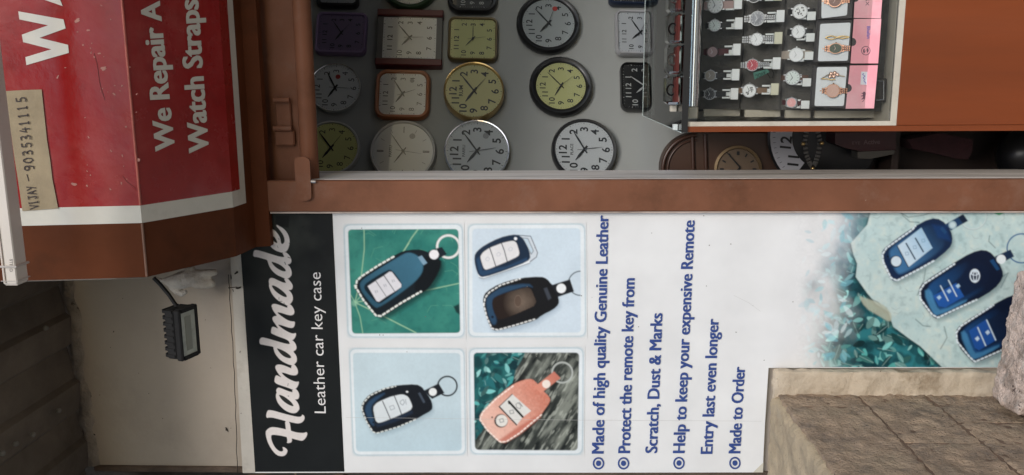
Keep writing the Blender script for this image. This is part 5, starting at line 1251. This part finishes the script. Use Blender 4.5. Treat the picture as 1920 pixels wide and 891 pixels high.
    for nm_, a, L_, wd, dy in (("hour_hand", hands[0], .50, .045, .003), ("minute_hand", hands[1], .78, .03, .0045), ("second_hand", hands[2], .62, .009, .006)):
        a = radians(a); s_, k = sin(a), cos(a); hb = MB(); wd *= r_in * hand_w; tail = .16 if nm_ != "second_hand" else .25
        pts = [(-tail, -wd * .7), (L_ * .55, -wd), (L_, -wd * .25), (L_, wd * .25), (L_ * .55, wd), (-tail, wd * .7)]
        F_ = [(r_in * u * s_ + v * k, DY - dy, r_in * u * k - v * s_) for u, v in pts]
        hb.prism(F_, [(x, y + .0008, z) for x, y, z in F_]); hb.build(nm_, hand_m or ink_, t, local=True)
    hb = MB(); hb.rings([ring_loop(.05 * r_in, DY - .001, 14), ring_loop(.05 * r_in, DY - .0075, 14)]); hb.build("hand_boss", hand_m or ink_, t, local=True)
    if brand:
        V, F = text_data(brand, .01); lo, hi = V.min(0), V.max(0); s2 = .40 * r_in / (hi[0] - lo[0]); bb = MB()
        bb.add([((v[0] - (lo[0] + hi[0]) / 2) * s2, DY - .0008, .38 * r_in + (v[1] - lo[1]) * s2) for v in V], F); bb.build("dial_lettering", ink_, t, local=True)
    if sticker:
        a, f, m_ = sticker; x, z = pos(radians(a), f); bb = MB(); bb.add([(x + .10 * r_in * cos(u), DY - .0012, z + .10 * r_in * sin(u)) for u in np.linspace(0, 2*pi, 16, endpoint=False)], [list(range(16))]); bb.build("round_sticker", m_, t, local=True)
    gb = MB(); gb.add(rr_loop(DW * .999, DH * .999, (rcr - rw) if not wood else .003, DY - .0095 if wood else -T * .97), [list(range(40))]); gb.build("clock_glass", m_cglass, t, local=True)
    return t
P_ = lambda n, c, r=.35, **k: mat(n, c, r, **k)
i_blk = P_("clock_black_ink", (.018, .018, .02)); i_wht = P_("clock_white_ink", (.45, .45, .44)); k_red = P_("red_sticker", (.5, .05, .04)); k_gry = P_("grey_sticker", (.30, .30, .31))
r_pur = P_("purple_plastic", (.24, .17, .30)); r_oxb = P_("oxblood_wood", (.10, .012, .012)); r_brz = P_("bronze_plastic", (.14, .10, .035)); r_blk = P_("black_plastic", (.016, .016, .017), .3); r_gry = P_("pale_grey_plastic", (.38, .38, .39)); r_chr = m_chrome; r_org = P_("orange_brown_plastic", (.36, .13, .05)); r_gld = m_gold; r_wht = P_("white_plastic", (.55, .55, .53)); r_grn = P_("dark_green_plastic", (.03, .06, .03)); r_nvy = P_("navy_plastic", (.02, .03, .06))
d_w2 = P_("lifted_white_dial", (.84, .84, .83), .5); d_w = P_("clock_white_dial", (.58, .59, .60), .5); d_yel2 = P_("lifted_yellow_dial", (.80, .78, .30), .5); d_yel = P_("yellow_green_dial", (.52, .51, .22), .5); d_gr = P_("clock_grey_dial", (.46, .47, .49), .5); d_cr = P_("straw_dial", (.55, .50, .24), .5); d_pu = P_("purple_dial", (.25, .18, .31)); d_bk = P_("clock_black_dial", (.014, .014, .016))  # second white and yellow: colour lifted to offset weak light on the leftmost clocks
wall_clock("purple rounded square clock with dark numerals by the shutter bar", 589, 685, 19, 97, 'sq', r_pur, d_pu, i_blk, .16, .28, (305, 55, 130))
wall_clock("white rectangular clock held between two oxblood wooden side bars", 704, 828, 16, 121, 'sq', r_oxb, d_w2, i_blk, .24, .02, (312, 50, 178), wood=True, numsize=.235)
wall_clock("rounded square yellow green clock with a bronze rim", 838, 932, 28, 110, 'sq', r_brz, d_yel, i_blk, .12, .28, (312, 90, 172), hand_w=.6)
wall_clock("round white clock with broad black rim at the top beside the bronze one", 963, 1092, -12, 91, 'round', r_blk, P_("dim_grey_dial", (.38, .40, .40), .5), i_blk, .19, 1, (310, 48, 110), sticker=(112, .66, k_red))
wall_clock("pale grey rounded square clock seen partly through the counter glass", 1153, 1247, 15, 99, 'sq', r_gry, d_gr, i_blk, .13, .26, (318, 58, 118), numsize=.22)
wall_clock("round white clock with thin chrome rim and a red sticker by the shutter bar", 576, 675, 117, 206, 'round', r_chr, d_w2, i_blk, .06, 1, (303, 62, 182), sticker=(100, .5, k_red), offset=.0)
wall_clock("white rounded square clock with an orange brown rim", 701, 804, 127, 219, 'sq', r_org, d_w2, i_blk, .17, .42, (306, 58, 160), sticker=(122, .66, k_gry), offset=.0)
wall_clock("round gold rimmed clock with straw yellow dial", 829, 945, 118, 223, 'round', r_gld, d_cr, i_blk, .07, 1, (305, 52, 130), T=.055, brand="RUM", numsize=.27, offset=.02)
wall_clock("round yellow green clock with broad black rim", 989, 1113, 104, 211, 'round', r_blk, d_yel, i_blk, .22, 1, (300, 46, 140), hand_w=.7)
wall_clock("black rounded square clock with pale numerals behind the counter glass", 1163, 1255, 114, 203, 'sq', r_blk, d_bk, i_wht, .08, .30, (320, 35, 140), numsize=.26)
wall_clock("round yellow clock with white rim cut off by the shutter bar", 560, 675, 226, 323, 'round', r_wht, d_yel2, i_blk, .10, 1, (306, 52, 125), offset=.0)
wall_clock("round white clock with stroke marks and no numerals", 689, 818, 225, 337, 'round', r_wht, d_w2, i_blk, .10, 1, (305, 55, 188), nums="bars", brand="PARRU", sticker=(118, .62, k_gry), hand_w=.5)
wall_clock("round white clock with chrome rim and bold numerals beside the white timber", 828, 957, 224, 337, 'round', r_chr, d_w, i_blk, .07, 1, (308, 54, 170), brand="PARRU", sticker=(118, .6, k_gry), numsize=.28, offset=.022)
wall_clock("round white clock with slim black rim nearest to the brown arched clock", 1031, 1159, 220, 335, 'round', r_blk, d_w, i_blk, .12, 1, (308, 60, 172), brand="PLACE", numsize=.28, offset=.022)
wall_clock("black clock cut by the frame above the purple clock", 592, 672, -70, 8, 'sq', r_blk, d_gr, i_blk, .2, .3, (304, 56, 150))
wall_clock("round dark green clock cut by the frame above the oxblood one", 716, 818, -88, 16, 'round', r_grn, d_w, i_blk, .2, 1, (304, 56, 150))
wall_clock("dark rounded clock with pale numerals cut by the frame above the bronze one", 838, 931, -70, 19, 'sq', r_blk, d_bk, i_wht, .2, .5, (304, 56, 150))
wall_clock("navy clock cut by the frame above the pale grey one", 1140, 1232, -80, 4, 'sq', r_nvy, d_bk, i_wht, .12, .2, (304, 56, 150))

# ------------------------------------------------------------------ things low down behind the counter end
cab = thing("dark_cabinet", "dark wooden cabinet behind the counter end", "cabinet", (-.5, 2.66, 0))
b = MB(); b.box((-.95, 2.62, 0.0405), (-.16, 2.70, .905)); b.build("cabinet_body", mat("dark_cabinet_wood", (.030, .018, .014), .6, var=.3, scale=6), cab)
b = MB(); b.box((-.955, 2.50, .42), (-.155, 2.619, .44)); b.build("cabinet_shelf", mat("dark_cabinet_wood", (.03, .018, .014)), cab)
Ya = 2.56; m_walnut = mat("walnut_case", (.055, .028, .018), .4, var=.25, scale=10, stretch=(1, 1, .2))
ac = thing("arched_clock", "brown wooden arched clock with a gilt dial below the grey wall", "pendulum clock", onY(1460, 318, Ya))
arch = [(1306 - 67 * cos(u), 318 - 68 * sin(u)) for u in np.linspace(-pi/2, pi/2, 25)]
poly = arch + [(1475, 250), (1475, 386)]
F_ = [onY(*q, Ya) for q in poly]; b = MB(); b.prism(F_, [q + np.array([0, .05, 0]) for q in F_]); b.build("clock_case", m_walnut, ac)
b = MB(); b.tube([onY(1306 - 63 * cos(u), 318 - 64 * sin(u), Ya - .003) for u in np.linspace(-pi/2, pi/2, 25)], .006, 8); b.tube([onY(1306 - 54 * cos(u), 318 - 55 * sin(u), Ya - .001) for u in np.linspace(-pi/2, pi/2, 25)], .0035, 8)
for x in (1298, 1322): b.tube([onY(x, 252, Ya - .002), onY(x + 4, 386, Ya - .002)], .006, 8)
b.build("arch_moulding", mat("dark_walnut", (.05, .022, .014), .35), ac, smooth=60)
ring = lambda r, y: [onY(1384 + r * cos(u), 318 + r * sin(u), y) for u in np.linspace(0, 2*pi, 36, endpoint=False)]
b = MB(); b.rings([ring(45, Ya - .001), ring(45, Ya - .010), ring(40, Ya - .012), ring(38.5, Ya - .006)], False, False); b.build("dial_bezel", mat("dull_gilt", (.22, .15, .08), .45, .5), ac, smooth=50)
b = MB(); b.sheet(ring(38.6, Ya - .0062)); b.build("dial", P_("gilt_dial", (.15, .105, .07), .5), ac)
b = MB()
for h in range(12):
    u = 2*pi*h/12; d = np.array([cos(u), sin(u)]); n = np.array([-d[1], d[0]]) * (1.4 if h % 3 else 2.6); c = np.array([1384, 318.0])
    b.sheet([onY(*(c + d * 27 - n), Ya - .0075), onY(*(c + d * 34 - n), Ya - .0075), onY(*(c + d * 34 + n), Ya - .0075), onY(*(c + d * 27 + n), Ya - .0075)])
b.build("hour_marks", i_blk, ac)
b = MB()
for e_, n in (((1360, 283), 1.6), ((1369, 338), 2.0)):
    c = np.array([1388, 314.0]); d = (np.array(e_) - c); nn = np.array([-d[1], d[0]]) / np.linalg.norm(d) * n
    b.sheet([onY(*(c - nn), Ya - .009 - n * .0005), onY(*(np.array(e_) - nn * .4), Ya - .009 - n * .0005), onY(*(np.array(e_) + nn * .4), Ya - .009 - n * .0005), onY(*(c + nn), Ya - .009 - n * .0005)])
b.build("hands", i_blk, ac)

Yr = 2.54; rc_ = thing("ring_clock", "large dark clock with a white numeral ring half hidden by the counter", "clock", onY(1545, 258, Yr))
rg = lambda r, y: [onY(1545 + r * cos(u), 258 + r * sin(u), y) for u in np.linspace(0, 2*pi, 48, endpoint=False)]
b = MB(); b.rings([rg(106, Yr + .03), rg(106, Yr + .006), rg(101, Yr + .001)], True, False); b.sheet(rg(101, Yr + .001)); b.build("clock_body", r_blk, rc_)
b = MB(); n = 48; oo, ii = rg(101, Yr)[17:32], rg(60, Yr)[17:32]; b.add(oo + ii, [[k, k + 1, 16 + k, 15 + k] for k in range(14)]); b.build("numeral_ring", P_("white_ring", (.50, .50, .54)), rc_)
b = MB()
for h in (10, 11, 12, 1):
    u = 2*pi*h/12 - radians(7); V, F = text_data(str(h), .022); lo, hi = V.min(0), V.max(0); s_ = 21 / .73
    ux, uy = -cos(u), -sin(u)            # picture: up is left, clockwise runs upward
    c = np.array([1545 - 72 * cos(u), 258 - 72 * sin(u)]); ex, ez = np.array([.10, -1.0]), np.array([-1.0, -.10])
    b.add([onY(*(c + ex * (v[0] - (lo[0] + hi[0]) / 2) * s_ + ez * (v[1] - (lo[1] + hi[1]) / 2) * s_), Yr - .0012) for v in V], F)
b.build("dial_lettering", i_blk, rc_)
b = MB()
for h in range(22, 38):
    u = 2*pi*h/60; d = np.array([cos(u), sin(u)]); nn = np.array([-d[1], d[0]]) * .4; c = np.array([1545, 258.0])
    b.sheet([onY(*(c + d * 91 - nn), Yr - .0010), onY(*(c + d * 96 - nn), Yr - .0010), onY(*(c + d * 96 + nn), Yr - .0010), onY(*(c + d * 91 + nn), Yr - .0010)])
b.build("minute_marks", i_blk, rc_)

sb = thing("steel_bracelet", "worn steel watch bracelet with gilt ends hanging in front of the dark cabinet", "bracelet", onY(1525, 285, 2.47))
for (pts, nm) in (([(1512,248),(1509,268),(1512,290),(1518,306),(1524,314)], 0), ([(1534,248),(1538,268),(1534,290),(1529,306),(1524,314)], 1)):
    b = MB()
    P = [onY(*q, 2.47) for q in pts]
    for k in range(12):
        f = k / 11 * (len(P) - 1); i0 = min(int(f), len(P) - 2); c = P[i0] + (P[i0 + 1] - P[i0]) * (f - i0); d = P[i0+1] - P[i0]; ang_ = atan2(d[2], d[0])
        b.box((-.0042, -.002, -.007), (.0042, .002, .007), Matrix.Translation(Vector(c)) @ Matrix.Rotation(-ang_, 4, 'Y'), bev=.0015)
    b.build("bracelet_strand", mat("worn_steel", (.12, .115, .11), .45, .7), sb)
for q in ((1506, 270), (1541, 269), (1524, 316)):
    b = MB(); b.ball(onY(*q, 2.462), .006, n=10); b.build("gilt_stud", m_gold, sb, smooth=True)

rb_ = thing("red_box", "dark red product box with pale lettering lying on the dark cabinet shelf", "box", onY(1620, 285, 2.46))
q = [(1566,249),(1680,246),(1680,281),(1650,284),(1615,284),(1586,278),(1566,270)]; F_ = [onY(*v, 2.46) for v in q]
b = MB(); b.prism(F_, [v + np.array([0, .10, 0]) for v in F_]); b.build("box_body", P_("dark_red_card", (.034, .005, .007), .5, var=.2, scale=14), rb_)
b = MB(); text_px(b, "EYE", (1598, 271), (1613, 271), 5.5, (0, -1), lambda x, y: onY(x, y, 2.459), .01); text_px(b, "Active", (1619, 271), (1650, 270), 8.5, (0, -1), lambda x, y: onY(x, y, 2.459), .02); b.build("box_lettering", P_("pale_box_ink", (.13, .08, .08), .5), rb_)
b = MB(); F_ = [onY(*v, 2.45) for v in ((1608,285),(1678,282),(1676,289),(1632,298),(1608,297))]; b.prism(F_, [v + np.array([0, .05, 0]) for v in F_])
tag(b.build("grey_tin", P_("grey_tin_metal", (.08, .075, .065), .4, metal=.4)), "flat grey tin under the dark red box", "tin")
b = MB(); F_ = [onY(*v, 2.46) for v in ((1702,262),(1765,250),(1824,262),(1823,284),(1815,299),(1790,297),(1745,286),(1712,280))]; b.prism(F_, [v + np.array([0, .07, .004]) for v in F_])
tag(b.build("red_pouch", P_("dull_red_cloth", (.03, .007, .009), .9, var=.3, scale=30, bump=.4)), "dull red cloth pouch lying behind the counter side", "pouch")
b = MB(); b.ball(onY(1935, 292, 2.44), (.085, .07, .095), n=20)
tag(b.build("black_helmet", P_("gloss_black_shell", (.006, .006, .007), .3, spec=.25), smooth=True), "glossy black rounded shell at the bottom between counter and door post", "helmet")
